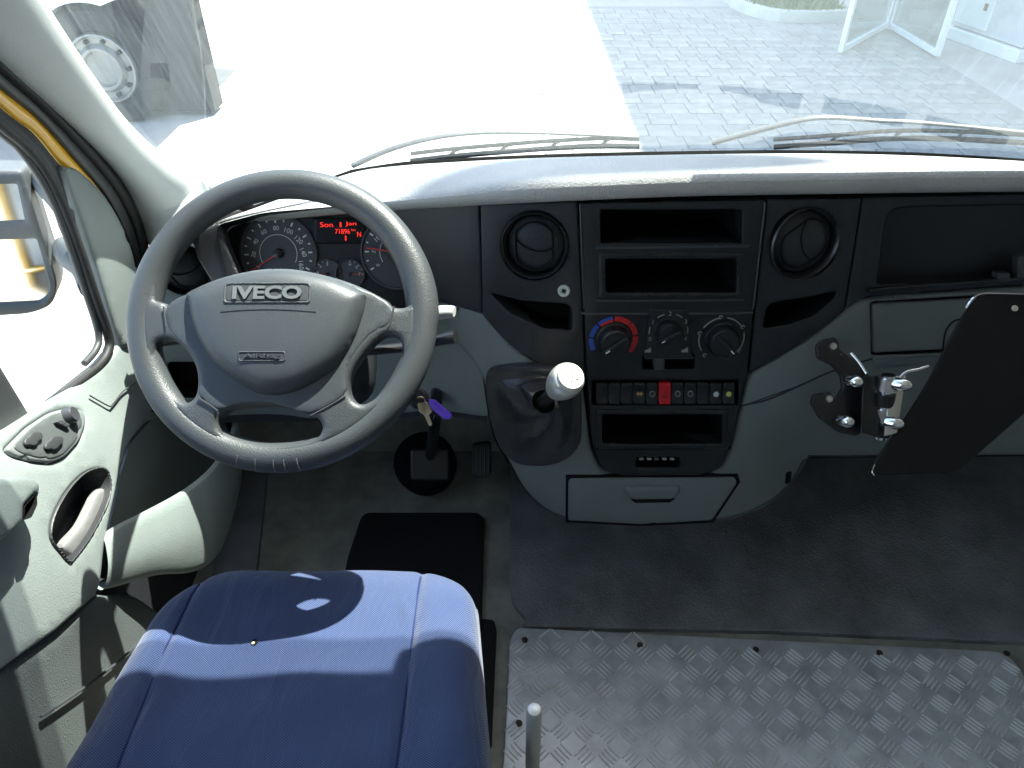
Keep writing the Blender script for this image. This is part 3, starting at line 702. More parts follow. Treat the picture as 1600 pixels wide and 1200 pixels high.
for u in (1010, 1067): panel('car_symbol', [(u-5, 545), (u+5, 545), (u+5, 537), (u+1, 540), (u-5, 542)], DS, M_grmark, dash, off=.0125, th=.0015)
panel('recirculation_slider', rr(1020, 553, 1037, 574, 2), DS, M_line, dash, off=.010, th=.016, rad=2)
bar('slider_track', (1006, 556), (1082, 556), 3, .009, M_line)
# --- row of rocker switches
recess('switch_bay', swr, DS, .012, M_black, dash, .006, .995)
swid = (1146-929)/11.0
for i in range(11):
    u0 = 929+swid*i; m_ = M_red if i == 5 else M_satin
    sw = panel('switch', rr(u0+.8, 594.5, u0+swid-.8, 627.5, 2), DS, m_, dash, off=.009, th=.012, rad=2, step=8, hf=lambda u, v, d: .0022*abs(v-611)/16)
    uc = u0+swid/2
    if i in (9, 10): lathe('switch_lens', [(4.6*.0009, 0), (4.4*.0009, .0018), (.001, .0026)], (*frame(DSo(.0098), uc, 612)[:4],), mat('lens_white', (.55, .6, .6), .3) if i == 9 else mat('lens_yellow', (.5, .5, .12), .3), sw, 20)
    elif i == 5: text('switch_symbol', '\u25B3', DS, uc, 612, 9, mat('dark_red', (.3, .005, .01), .4), sw, off=.0102) if False else panel('switch_symbol', [(uc-6, 617), (uc+6, 617), (uc, 606)], DS, mat('dark_red', (.32, .01, .02), .4), sw, [[(uc-3, 615.3), (uc+3, 615.3), (uc, 609.5)]], off=.0105, th=.002, step=6)
    elif i == 3: panel('switch_symbol', [(uc-5, 611), (uc-2, 607), (uc-2, 609.6), (uc+2, 609.6), (uc+2, 607), (uc+5, 611), (uc+2, 615), (uc+2, 612.4), (uc-2, 612.4), (uc-2, 615)], DS, mat('amber_print', (.45, .3, .1), .5), sw, off=.0105, th=.002, step=6)
    elif i in (4, 6, 7): panel('switch_symbol', circ(uc, 611, 4.4, 4.8, 16), DS, M_grmark, sw, [circ(uc, 611, 3.2, 3.6, 16)], off=.0105, th=.002, step=6)
for i in range(5): panel('connector_pin', rr(999+i*12, 717, 1006+i*12, 720, 1), lambda u, v: DS(u, v)-nrm(DS, u, v)*.004, M_brass if i == 2 else M_silver, dash, off=.002, th=.006)
f = frame(DSo(.004), 881, 453); s = f[4]
sc_ = lathe('fascia_screw', [(9.6*s, 0), (9.4*s, .002), (7.5*s, .0035), (5*s, .0025), (4.5*s, .001), (1*s, .001)], f, mat('screw_white', (.62, .66, .6), .4), dash, 28)
for a in (0.5, 2.07): box('cross_slot', f[0]+f[3]*.0016, (f[1]*math.cos(a)+f[2]*math.sin(a))*3.6*s, (f[2]*math.cos(a)-f[1]*math.sin(a))*1.0*s, f[3]*.0006, M_black, sc_, 0)
# --- grey lower body
low = cr([(690, 468), (752, 490), (795, 535), (850, 574), (912, 602)], 4)+[(924, 700), (938, 733), (968, 745), (1098, 744), (1128, 732), (1145, 692), (1169, 586)]+cr([(1215, 560), (1270, 526), (1318, 488), (1350, 468), (1480, 457), (1700, 443)], 4)+[(1700, 712), (1420, 715), (1270, 716)]+cr([(1256, 722), (1240, 752), (1205, 784), (1160, 806), (1100, 815), (980, 819), (895, 813), (850, 796), (818, 765), (795, 725), (770, 680), (757, 610), (738, 566), (704, 530)], 3)
drw = rnd([(888, 746), (1146, 744), (1151, 752), (1112, 811), (1000, 817), (888, 811)], [8, 3, 8, 4, 4, 4])
gl1 = rnd([(1362, 473), (1700, 454), (1700, 540), (1364, 556)], 5)
panel('lower_dash', low, DS, M_grey, dash, [gl1], off=0, th=.05, rad=7, step=16)
panel('glovebox_lid', rnd([(1365, 476), (1698, 457), (1698, 537), (1367, 553)], 4), DS, M_grey, dash, off=-.002, th=.02, rad=5, step=20)
recess('glovebox_gap', gl1, DS, .012, M_black, dash, -.004, .999)
tube('lid_recess_line', [DSo(-.001)(u, v) for u, v in ((1474, 549), (1478, 520), (1490, 503), (1510, 498), (1540, 497))], .0012, M_black, dash, 5, 6)
panel('drawer_gap', [(884, 742), (1152, 740), (1156, 752), (1114, 816), (1000, 821), (884, 815)], DS, M_black, dash, off=.0015, th=.004, step=20)
dr = panel('drawer', drw, DS, M_grey, dash, off=.005, th=.01, rad=4, step=14)
panel('drawer_handle', rnd([(975, 757), (1062, 756), (1060, 766), (1050, 775), (988, 776), (977, 766)], 4), DS, M_grey, dr, off=.010, th=.006, rad=5, step=8)
panel('handle_shadow_gap', rnd([(984, 776), (1054, 775), (1046, 781), (992, 782)], 2), DS, M_black, dr, off=.0062, th=.002, step=10)
bar('parting_line', (1167, 632), (1240, 606), 2, .0012, M_seam); tube('parting_line', [DSo(.0008)(u, v) for u, v in ((1155, 634), (1200, 624), (1250, 602), (1300, 580), (1362, 560))], .0014, M_seam, dash, 5, 6)
tube('parting_line', [DSo(.0008)(u, v) for u, v in ((1262, 712), (1350, 712), (1450, 706))], .0012, M_seam, dash, 4, 6)
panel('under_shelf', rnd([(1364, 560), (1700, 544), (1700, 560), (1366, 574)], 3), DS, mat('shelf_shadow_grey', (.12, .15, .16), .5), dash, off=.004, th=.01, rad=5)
# console flanks under the lower body
def wall_down(name, pix, depth, m):
    a = [DS(u, v) for u, v in pix]; b = [p+Vector((0, depth, -.01)) for p in a]
    return loft(name, [a, b], m, dash)
wall_down('console_flank', cr([(795, 725), (818, 765), (850, 796), (895, 813), (980, 819), (1100, 815), (1160, 806), (1205, 784), (1240, 752), (1262, 716)], 4), .35, M_grey)
wall_down('console_flank', cr([(752, 560), (757, 610), (770, 680), (795, 725)], 4), .35, M_char)
wall_down('lower_edge', [(1262, 716), (1420, 715), (1700, 712)], .25, M_char)
panel('flank_vent', rnd([(1228, 738), (1236, 736), (1234, 752), (1226, 756)], 2), DS, M_black, dash, off=.002, th=.004)
# --- driver side: lower panel, end cap, column shroud
lowL = rnd([(225, 392), (320, 372), (400, 480), (600, 478), (692, 474), (735, 560), (757, 600), (760, 660), (700, 650), (600, 655), (480, 660), (300, 660), (225, 640), (215, 500)], 12)
cub = rr(262, 572, 318, 628, 5)
panel('driver_lower_panel', lowL, DS, M_grey, dash, [cub], off=-.01, th=.02, rad=4, step=18)
recess('cubby', cub, DS, .05, M_black, dash, -.012, .92)
vent(290, 420, 43, DSo(.004), 1.0, .6)
wall_down('panel_underside', [(225, 640), (300, 660), (480, 660), (600, 655), (700, 650), (760, 660)], .3, M_under)
CL = plane(PY(505, 400, 1.04), (0, -.90, .43))
def CLo(o): return lambda u, v: CL(u, v)+Vector((0, -.90, .43)).normalized()*o
faceo = rnd([(352, 356), (420, 338), (560, 326), (690, 330), (700, 480), (560, 486), (420, 486), (372, 440)], 14)
clu = panel('instrument_cluster', faceo, CL, M_stack, dash, off=0, th=.01, rad=3, step=20)
fl = dens(faceo, 12); ol = [(505+(u-505)*1.10, 405+(v-405)*1.09) for u, v in fl]
n = len(fl); V = [CL(*p)-Vector((0, 0, 0)) for p in fl]+[DS(*p)*.0+PT(p[0], p[1], (CL(*p)-C0).dot(Vector((0, CP, -SP)))-.05) for p in ol]
build('binnacle_wall', V, [(i, (i+1) % n, n+(i+1) % n, n+i) for i in range(n)], M_char, dash)
panel('cluster_cheek', rnd([(318, 366), (362, 346), (372, 380), (396, 440), (420, 486), (384, 490), (352, 440), (328, 400)], 6), lambda u, v: CL(u, v)+Vector((0, -.045, .02)), M_char, dash, off=0, th=.02, rad=4, step=12)
M_dial = mat('dial_face', (.06, .064, .07), .4)
def dial(u, v, ru, a0, a1, nums, needle, nsz, glass_=None):
    f = frame(CLo(.001), u, v); o, ex, ey, n_, s = f; R = ru*s
    dl = lathe('dial', [(R*1.04, -.002), (R*1.04, .004), (R, .0042), (R*.97, .001), (R*.3, .001)], f[:4], M_dial, clu, 48)
    K = len(nums)
    for i in range((K-1)*2+1):
        a = math.radians(a0+(a1-a0)*i/((K-1)*2)); d = ex*math.cos(a)+ey*math.sin(a); e = n_.cross(d)
        box('tick', o+d*R*(.86 if i % 2 == 0 else .88)+n_*.0022, d*R*(.055 if i % 2 == 0 else .03), e*R*.02, n_*.0006, M_white, dl, 0)
    for i, t in enumerate(nums):
        a = math.radians(a0+(a1-a0)*i/(K-1)); d = ex*math.cos(a)+ey*math.sin(a)
        text('dial_number', t, CL, 0, 0, nsz*len(t), M_white, dl, off=.0018, fr=(o+d*R*.67, *f[1:]), rot=(a-math.pi/2)*.75 if len(nums) > 4 else 0)
    A = np.linspace(math.radians(a0), math.radians(a1), 40)
    if len(nums) > 4: tube('dial_ring', [o+(ex*math.cos(a)+ey*math.sin(a))*R*.50+n_*.002 for a in A], .0006, M_white, dl, 1, 5)
    a = math.radians(needle); d = ex*math.cos(a)+ey*math.sin(a); e = n_.cross(d)
    box('needle', o+d*R*.42+n_*.006, d*R*.45, e*R*.018, n_*.0006, M_needle, dl, 0)
    lathe('needle_hub', [(R*.13, .001), (R*.12, .008), (R*.05, .009)], f[:4], M_satin, dl, 20)
    return dl
dial(436, 396, 58, 212, -28, ['0', '20', '40', '60', '80', '100', '120', '140', '160'], 212, 4.4)
dial(622, 394, 56, 212, -20, ['0', '5', '10', '15', '20', '25', '30', '35'], 172, 4.2)
dial(512, 428, 22, 175, 85, ['0', '+', 'F'], 180, 3.5); dial(548, 428, 22, 90, 0, ['H', 'C', 'F'], 2, 3.5)
dsp = panel('display', rr(490, 340, 571, 381, 3), CLo(.002), M_gloss, clu, off=.001, th=.004, rad=2)
for t, u, v, w_ in (('Son', 511, 351, 20), ('1', 533, 351, 2.6), ('Jan', 549, 350, 17), ('71896', 536, 361.5, 23), ('km', 553, 359, 6), ('N', 562, 366, 6), ('1', 541, 372, 2)):
    text('display_text', t, CLo(.003), u, v, w_, E_red, dsp, off=.0008, depth=.0003, hpx=3.5 if t == 'km' else 7.5)

# ================================================================ gear lever on the console
gl = thing('gear_lever', 'automatic gear lever with silver knob and wrinkled black boot', 'gear lever', DS(830, 645))
base = cr([(765, 580), (790, 568), (850, 566), (895, 572), (906, 600), (908, 650), (905, 690), (880, 716), (845, 724), (808, 718), (783, 690), (768, 640)], 5, True)
nb_ = len(base); K0 = PT(881, 598, .965); ax = (K0-DS(806, 668)).normalized(); D0 = DS(806, 668)
def ringb(f, tilt):
    out = []; c = np.array(base).mean(0)
    for i, p in enumerate(base):
        a = 2*math.pi*i/nb_; q = c+(np.array(p)-c)*f
        out.append(DS(*q)+nrm(DS, *q)*(.006+tilt*(1-f)))
    return out
secs = [[DS(*p)-nrm(DS, *p)*.004 for p in base], ringb(1.0, 0), ringb(.93, .16), ringb(.84, .06), ringb(.72, .03)]
neck = D0+(K0-D0)*.62; e1 = ax.cross(Vector((0, 0, 1))).normalized(); e2 = ax.cross(e1)
last = secs[-1]
for q in (.25, .45, .62, .78, .9, 1.0):
    S = []
    for i, p in enumerate(last):
        d = p-last[0]; a_ = (p-sum(last, Vector())/nb_); a_ -= ax*a_.dot(ax); a_.normalize()
        tgt = neck+a_*.017
        wob = 1+.0*math.sin(i)
        c = p.lerp(tgt, q**.8); fold = .0085*math.sin(i*2*math.pi/nb_*5+q*9)*math.sin(math.pi*min(1, q*1.05))
        S.append(c+a_*fold)
    secs.append(S)
loft('boot', secs, M_boot, gl, closed=True, sub=1)
tube('shaft', [neck-ax*.03, K0-ax*.02], .0085, M_satin, gl, 1, 14)
fk = (K0, e1, e2, ax)
kn = lathe('knob', [(.0100, -.036), (.0120, -.034), (.0165, -.024), (.0212, -.010), (.0232, .004), (.0226, .014), (.0205, .0205), (.0165, .0243)], fk, M_silver, gl, 36, subsurf=1)
lathe('knob_cap', [(.0178, .0238), (.0172, .0258), (.012, .0268), (.002, .0272)], fk, mat('knob_cap_white', (.75, .74, .66), .3), kn, 32)
kf = (K0+ax*.0272, Vector((1, 0, 0)), ax.cross(Vector((1, 0, 0))).normalized(), ax, .00088)
ex_ = Vector((1, 0, 0)); ex_ -= ax*ex_.dot(ax); ex_.normalize(); ey_ = ax.cross(ex_)
if ey_.z < 0: ey_ = -ey_
for t, du, dv, w_ in (('M', -6, 0, 5), ('+', -1, -9, 4), ('R', 9, -5, 5), ('N', 9, 5, 4), ('A', -10, 8, 4)):
    text('knob_letter', t, None, 0, 0, w_, M_satin, kn, off=.0003, fr=(K0+ax*.0268+ex_*du*.00088+ey_*dv*.00088, ex_, ey_, ax, .00088))
box('knob_line', K0+ax*.0275+ex_*.001, ex_*.0004, ey_*.006, ax*.0004, M_satin, kn, 0)

# ================================================================ steering wheel
TILT = math.radians(45)
WN = Vector((0, -math.cos(TILT), math.sin(TILT))); WE = Vector((1, 0, 0)); WU = WN.cross(WE)
if WU.z < 0: WU = -WU
WC = PT(443, 505, .905)
WP = plane(WC, WN)
sw = thing('steering_wheel', 'four spoke grey steering wheel with embossed airbag cover', 'steering wheel', WC)
# rim fitted to the photographed outline
pl_, pr_ = WP(199, 500), WP(686, 500); pt_, pb_ = WP(443, 268), WP(443, 737)
ctr = (pl_+pr_+pt_+pb_)/4; RW = (pr_-pl_).length/2; RH = (pt_-pb_).length/2; ctr = Vector(((pl_.x+pr_.x)/2, (pt_.y+pb_.y)/2, (pt_.z+pb_.z)/2))
print('WHEEL', RW, RH, ctr)
RO = (RW+RH)/2; TR = .0182; RC = RO-TR
V, F = [], []; NA, NB = 128, 20
for i in range(NA):
    a = 2*math.pi*i/NA; d = WE*math.cos(a)+WU*math.sin(a)
    thick = 1+.10*math.exp(-((a-.12)/.35)**2)+.10*math.exp(-((a-math.pi+.1)/.35)**2)
    for j in range(NB):
        b = 2*math.pi*j/NB; V.append(ctr+d*(RC+TR*thick*math.cos(b))+WN*(TR*1.0*math.sin(b)))
for i in range(NA):
    for j in range(NB): F.append((i*NB+j, ((i+1) % NA)*NB+j, ((i+1) % NA)*NB+(j+1) % NB, i*NB+(j+1) % NB))
rimo = build('rim', V, F, M_wheel, sw)
for a in (-104, -97, -90, -86, -81):       # stitch-like cuts worn into the lower rim
    a = math.radians(a); d = WE*math.cos(a)+WU*math.sin(a)
    tube('rim_crack', [ctr+d*(RC+TR*math.cos(b))+WN*(TR*1.0*math.sin(b)) for b in (.2, .6, 1.0, 1.4)], .0008, mat('crack_light', (.15, .145, .13), .8), rimo, 3, 5)
# spokes: plate with openings
def wpix(r, n=72):
    out = []
    for i in range(n):
        a = 2*math.pi*i/n; p = ctr+(WE*math.cos(a)+WU*math.sin(a))*r; q = p-C0
        x = q.x; zc = q.y*CP-q.z*SP; yc = -(q.y*SP+q.z*CP); out.append((800+FPX*x/zc, 600+FPX*yc/zc))
    return out
def Z2(pts): return [(180+x/2.354, 240+y/2.354) for x, y in pts]
opL = cr(Z2([(160, 700), (185, 682), (222, 680), (262, 702), (300, 745), (325, 800), (330, 860), (318, 910), (285, 932), (245, 920), (205, 880), (170, 815), (153, 755)]), 4, True)
opR = cr(Z2([(1068, 690), (1050, 668), (1010, 662), (965, 690), (915, 745), (878, 800), (860, 850), (862, 900), (890, 935), (930, 935), (985, 895), (1035, 830), (1072, 750)]), 4, True)
opB = cr(Z2([(388, 1000), (402, 962), (440, 940), (520, 930), (600, 928), (680, 936), (745, 960), (778, 1000), (772, 1035), (740, 1058), (650, 1078), (560, 1082), (470, 1068), (410, 1042)]), 4, True)
def shr(L, q):
    c = np.array(L).mean(0); return [tuple(c+(np.array(p)-c)*q) for p in L]
opL, opR, opB = shr(opL, .9), shr(opR, .9), shr(opB, .96)
circ_in = wpix(RC-.004)
# top opening: inside circle above the cover
topc = cr(Z2([(165, 548), (205, 560), (215, 568), (300, 515), (400, 470), (500, 446), (600, 436), (700, 442), (800, 462), (900, 495), (1000, 545), (1030, 572), (1075, 572), (1100, 548)]), 4)
upper = [p for p in circ_in if p[1] < 470]
upper.sort(key=lambda p: p[0])
opT = topc+list(reversed([p for p in upper if topc[0][0]+3 < p[0] < topc[-1][0]-3]))
def whole(u, v, d): return -.004
spk = panel('spokes', circ_in, WP, M_wheel, sw, [opT, opL, opR, opB], off=.0165, th=.020, rad=9, step=9, bstep=6, close=True, ang=60,
            hf=lambda u, v, d: .005*max(0, 1-((u-443)**2+(v-540)**2)/170**2))
padL = cr([(305, 474), (306, 463), (350, 443.5), (400, 431), (440, 427), (480, 430), (530, 442.5), (573, 463), (576, 476), (571, 500), (556, 540), (526, 582), (476, 613), (431, 621), (396, 610), (347, 573), (318, 523)], 5, True)
trim = cr(Z2([(212, 575), (300, 522), (600, 445), (900, 503), (1028, 576), (1012, 640), (950, 676), (885, 760), (862, 830), (855, 895), (735, 962), (600, 926), (480, 928), (400, 948), (332, 900), (335, 830), (305, 745), (255, 695), (214, 645)]), 3, True)
panel('spoke_trim', trim, WP, M_hub, sw, off=.0174, th=.012, rad=4, step=10, bstep=6, hf=lambda u, v, d: .005*max(0, 1-((u-443)**2+(v-540)**2)/170**2))
hubf = lambda u, v, d: .017*(1-math.exp(-d/9.0))+.008*max(0, 1-((u-443)/180)**2-((v-520)/110)**2)
hub = panel('airbag_cover', padL, WP, M_hub, sw, off=.0195, th=.01, rad=3, step=7, bstep=5, hf=hubf)
def HUB(u, v): return WP(u, v)+WN*(.0125+.022*(1-math.exp(-min(70, max(5, 70))/22.0))+.008*max(0, 1-((u-443)/180)**2-((v-520)/110)**2))
def dpad(u, v):
    A = np.array(padL); return float(np.sqrt(((A-np.array([u, v]))**2).sum(1).min()))
def HUB(u, v): return WP(u, v)+WN*(.0195+hubf(u, v, dpad(u, v)))
# embossed name and airbag badges
HB = plane(HUB(435, 471), nrm(HUB, 435, 471)); HBn = nrm(HUB, 435, 471)
panel('badge_frame', rr(370, 455, 500, 487, 6), HUB, M_hub, hub, [rr(373, 458, 497, 484, 5)], off=.0014, th=.004, rad=1.2, step=8)
text('name_lettering', 'IVECO', HUB, 436, 471, 103, mat('badge_letter', (.11, .12, .125), .45), hub, off=.0016, depth=.002, hpx=21, bold=.035)
panel('name_recess', rr(375, 460, 495, 482, 4), HUB, M_seam, hub, off=.0004, th=.003, step=8)
panel('airbag_badge', rr(392, 558, 463, 573, 4), HUB, M_hub, hub, [rr(394, 560, 461, 571, 3)], off=.0012, th=.003, rad=1, step=8)
panel('badge_recess', rr(394, 560, 461, 571, 3), HUB, M_seam, hub, off=.0004, th=.003, step=8)
text('airbag_lettering', 'AIRbag', HUB, 428, 565.5, 54, M_hub, hub, off=.0012, depth=.0014, hpx=8.5, bold=.01)
tube('cover_crease', [HUB(u, v)+WN*.0002 for u, v in ((366, 499), (400, 496.5), (436, 495.5), (472, 496.5), (508, 499))], .0007, M_seam, hub, 4, 5)
for p in ([(267, 484), (269, 500), (271, 516)], [(620, 484), (616, 500), (611, 516)], [(320, 624), (336, 634), (350, 644)], [(545, 622), (520, 637), (492, 652)]):
    tube('spoke_seam', [WP(*q)+WN*.0195 for q in p], .0011, M_seam, sw, 3, 5)
# column, stalks and ignition key
colm = thing('steering_column', 'dark grey steering column shroud with stalks behind the wheel', 'steering column', ctr-WN*.12)
secs = []
for q, rx, ry in ((.03, .045, .04), (.05, .075, .055), (.12, .09, .065), (.22, .085, .065)):
    c = ctr-WN*q-WU*.035
    secs.append([c+WE*(rx*math.copysign(abs(math.cos(a))**.6, math.cos(a)))+WU*(ry*math.copysign(abs(math.sin(a))**.6, math.sin(a))) for a in np.linspace(0, 2*math.pi, 28, endpoint=False)])
loft('shroud', secs, M_char, colm, closed=True, caps=True, sub=1)
tube('stalk', [ctr-WN*.07+WE*.05, PT(640, 500, .97), PT(685, 490, .965)], lambda s: .0075, M_satin, colm, 4, 12, .8)
tube('stalk_tip', [PT(676, 491, .966), PT(690, 488, .962), PT(705, 487, .958), PT(710, 487, .957)], lambda s: .012*(1-.4*abs(s-.3)), mat('stalk_tip_grey', (.4, .42, .41), .45), colm, 3, 14, .75)
tube('stalk', [ctr-WN*.085+WE*.05-WU*.03, PT(650, 540, 1.0), PT(690, 530, .99), PT(712, 526, .985)], lambda s: .008+.004*s, M_satin, colm, 4, 12, .7)
tube('stalk', [ctr-WN*.07-WE*.05, PT(255, 535, .97), PT(240, 540, .965)], .007, M_satin, colm, 4, 12, .8)
lathe('ignition_lock', [(.016, 0), (.016, .02), (.011, .022)], (PT(655, 624, 1.13), WE, WU, WN), M_satin, colm, 24)
key = thing('ignition_key', 'ignition key with purple tag hanging from the steering column', 'key', PT(660, 640, 1.12))
tube('key_head', [PT(u, v, 1.11) for u, v in ((652, 622), (662, 622), (664, 632), (654, 634))], .0022, M_brass, key, 4, 8, closed=True)
kb = panel('key_blade', rnd([(652, 630), (668, 628), (676, 644), (670, 648), (676, 664), (671, 667), (662, 648), (655, 644)], 3), plane(PT(662, 645, 1.1), (0, -.8, .6)), M_brass, key, off=0, th=.003, rad=1, step=8, close=True)
panel('purple_tag', rnd([(668, 624), (678, 624), (706, 648), (704, 655), (694, 656), (672, 638)], 4), plane(PT(685, 640, 1.095), (-.2, -.8, .6)), M_purple, key, off=0, th=.005, rad=2, step=8, close=True)

# ================================================================ pedals and floor coverings
def onfloor(name, loop, z, m, label, cat, th=.006, rad=3, **k): return tag(panel(name, loop, mz(z), m, None, off=0, th=th, rad=rad, step=24, **k), label, cat)
onfloor('floor_mat', rnd([(798, 690), (1700, 640), (1700, 1010), (1600, 1003), (1200, 985), (815, 978), (822, 965), (800, 942), (796, 900)], [4, 4, 4, 4, 4, 8, 14, 20, 10]), .012, M_mat, 'dark grey ribbed rubber mat covering the passenger footwell floor', 'floor mat', .012)
onfloor('carpet_mat', rnd([(566, 800), (748, 800), (757, 812), (752, 990), (520, 990), (543, 870)], [14, 14, 4, 4, 4, 4]), .014, M_matb, 'black heel mat on floor just in front of the blue seat', 'floor mat', .012)
onfloor('floor_strip', rnd([(757, 966), (772, 968), (776, 985), (768, 1165), (740, 1165), (740, 966)], 4), .010, M_matb, 'narrow black floor strip between blue seat and tread plate', 'floor mat', .009)
onfloor('kick_strip', rnd([(352, 735), (418, 735), (400, 900), (330, 900)], 4), .010, M_mat, 'dark rubber strip along the floor below the map pocket', 'floor mat', .009)
pd = thing('brake_pedal', 'black brake pedal with round floor boot under the steering column', 'pedal', PZ(665, 740, .1))
f = (PZ(663, 722, .09), Vector((1, 0, 0)), Vector((0, .8, .6)), Vector((0, -.6, .8)))
lathe('floor_boot', [(.066, -.05), (.066, .0), (.058, .008), (.045, .006)], f, M_black, pd, 32)
panel('pedal_pad', rr(640, 700, 702, 752, 8), plane(PZ(670, 728, .15), (0, -.75, .66)), M_satin, pd, off=0, th=.01, rad=4, close=True)
tube('pedal_arm', [PZ(672, 715, .15), PT(680, 650, 1.22), PT(682, 610, 1.25)], .01, M_satin, pd, 4, 10)
ac = thing('accelerator_pedal', 'ribbed black accelerator pedal beside the console', 'pedal', PZ(750, 735, .08))
AP = plane(PZ(752, 720, .12), (0, -.72, .69))
panel('pedal_pad', rnd([(737, 692), (768, 688), (768, 742), (736, 748)], 8), AP, M_satin, ac, off=0, th=.012, rad=3, close=True)
for i in range(5): bar('pedal_rib', (740+i*6, 697), (739.5+i*6, 742), 2.5, .003, M_line, ac, AP)
# tread plate
PLZ = .016
pt = panel('tread_plate', rnd([(806, 980), (1575, 1018), (1604, 1060), (1720, 1400), (760, 1400), (788, 1180), (797, 1000)], [16, 40, 20, 4, 4, 20, 10]), mz(PLZ), M_plate, None, off=0, th=.004, rad=2, step=40, close=True)
tag(pt, 'aluminium tread plate with raised five bar pattern screwed to the floor', 'metal plate')
plo = [PZ(u, v, PLZ)[:2] for u, v in rnd([(808, 986), (1572, 1023), (1600, 1062), (1720, 1400), (764, 1400), (792, 1180), (801, 1004)], [16, 40, 20, 4, 4, 20, 10])]
V = []; 
for z, sx, sy in ((-.0005, 1, 1), (.0018, .92, .62), (.0028, .7, .3)): V += [(.0148*sx*math.cos(a), .0023*sy*math.sin(a), z) for a in np.linspace(0, 2*math.pi, 10, endpoint=False)]
F = [(k*10+i, k*10+(i+1) % 10, k*10+10+(i+1) % 10, k*10+10+i) for k in (0, 1) for i in range(10)]+[tuple(range(20, 30))]
bme = bpy.data.meshes.new('tread_bar'); bme.from_pydata(V, [], F); bme.materials.append(M_bar); bme.polygons.foreach_set('use_smooth', [True]*len(bme.polygons))
c_ = .0372; bars = []; A0 = math.radians(2.5)
for i in range(-30, 40):
    for j in range(-30, 40):
        gx, gy = i*c_, j*c_; q = (i+j) % 2
        for k in (-1.5, -.5, .5, 1.5):
            a = math.radians(45 if q else -45); x = gx-math.sin(a)*k*.0071; y = gy+math.cos(a)*k*.0071
            X = .45+x*math.cos(A0)+y*math.sin(A0); Y = .55-x*math.sin(A0)+y*math.cos(A0)
            if inside((X, Y), plo): bars.append((X, Y, a-A0))
def vis(b):
    q = Vector((b[0], b[1], PLZ))-C0; zc = q.y*CP-q.z*SP; u = 800+FPX*q.x/zc; v = 600-FPX*(q.y*SP+q.z*CP)/zc
    return (0 if -10 < u < 1610 and v < 1210 else 5)+zc
bars.sort(key=vis); po = ORG[pt.name]
for X, Y, a in bars[:300]:
    o = bpy.data.objects.new('tread_bar', bme); COL.objects.link(o); o.parent = pt; o.location = Vector((X, Y, PLZ))-po; o.rotation_euler = (0, 0, a)
VV, FF = [], []
for X, Y, a in bars[300:]:
    b = len(VV); ca, sa = math.cos(a), math.sin(a); VV += [(X+x*ca-y*sa, Y+x*sa+y*ca, PLZ+z) for x, y, z in V]; FF += [tuple(b+i for i in f_) for f_ in F]
build('tread_bar_field', VV, FF, M_bar, pt, kind='stuff')
for u, v in ((820, 1000), (1000, 1008), (1181, 1015), (1374, 1020), (1573, 1021), (811, 1130)):
    lathe('plate_screw', [(.0055, -.001), (.0055, .0012), (.0035, .0022)], (PZ(u, v, PLZ+.0012), Vector((1, 0, 0)), Vector((0, 1, 0)), Vector((0, 0, 1))), mat('rusty_screw', (.04, .025, .02), .7), pt, 14)
# lever rod beside the seat
lv = thing('hand_lever', 'bare silver lever rod standing between seat and tread plate', 'lever', PZ(835, 1107, .37)-Vector((0, 0, .37)))
tp = PZ(835, 1108, .37)
lathe('rod', [(.0092, -.33), (.0092, -.004), (.0078, 0), (.004, .001)], (tp, Vector((1, 0, 0)), Vector((0, 1, 0)), Vector((0, .0, 1))), M_rod, lv, 24)
lathe('rod_boot', [(.05, -.365), (.05, -.35), (.03, -.33), (.012, -.24)], (tp, Vector((1, 0, 0)), Vector((0, 1, 0)), Vector((0, 0, 1))), M_boot, lv, 28)

# ================================================================ driver seat
st = thing('driver_seat', 'worn blue fabric driver seat cushion below the steering wheel', 'seat', (-.265, .42, 0))
SZ = .365
def seamS(s, t): return -.78+.16*t if s < 0 else .64-.16*t
def seat_pt(s, t):
    """s -1..1 across, t 0 front .. 1 rear"""
    yf = .672; y = yf-.56*t
    hw = .212+.030*min(1, t/.5); cx = -.262-.004*t
    x = cx+hw*s
    e = max(0, abs(s)-.0)
    z = SZ-.010*t
    z += .014*math.exp(-((abs(s)-.80)/.16)**2)*min(1, t*4)          # side bolsters
    z -= .005*math.exp(-((s-seamS(s, t))/.025)**2)                    # stitched grooves
    return x, y, z
def superr(s, t):
    # rounded plan corners at the front, drop to the sides
    x, y, z = seat_pt(s, t); return Vector((x, y, z))
rows = []; NS, NT = 110, 40
def corner(s, t):
    # inset of the front corners
    a = abs(s); return (.075 if s < 0 else .045)*max(0, (a-.55)/.45)**2.4
for i in range(NT+1):
    t = (i/NT)**1.3; row = []
    for j in range(NS+1):
        s = -1+2*j/NS; s_ = math.copysign(abs(s)**.9, s)
        x, y, z = seat_pt(s_, t); y -= corner(s_, t)*(1-t)
        ed = max(0, (abs(s_)-.88)/.12); z -= .03*(1-math.sqrt(max(0, 1-ed*ed)))
        fd = max(0, 1-t/.10); z -= .035*(1-math.sqrt(max(0, 1-fd*fd)))
        z += .0015*math.sin(x*37+y*23)+.001*math.sin(y*61-x*19)
        row.append(Vector((x, y, z)))
    rows.append(row)
V = [p for r in rows for p in r]; k = NS+1; F = [(i*k+j, i*k+j+1, (i+1)*k+j+1, (i+1)*k+j) for i in range(NT) for j in range(NS)]
ring_ = [j for j in range(k)]+[i*k+k-1 for i in range(1, NT+1)]+[NT*k+j for j in range(k-2, -1, -1)]+[i*k for i in range(NT-1, 0, -1)]
c = Vector((-.262, .38, 0)); nr = len(ring_)
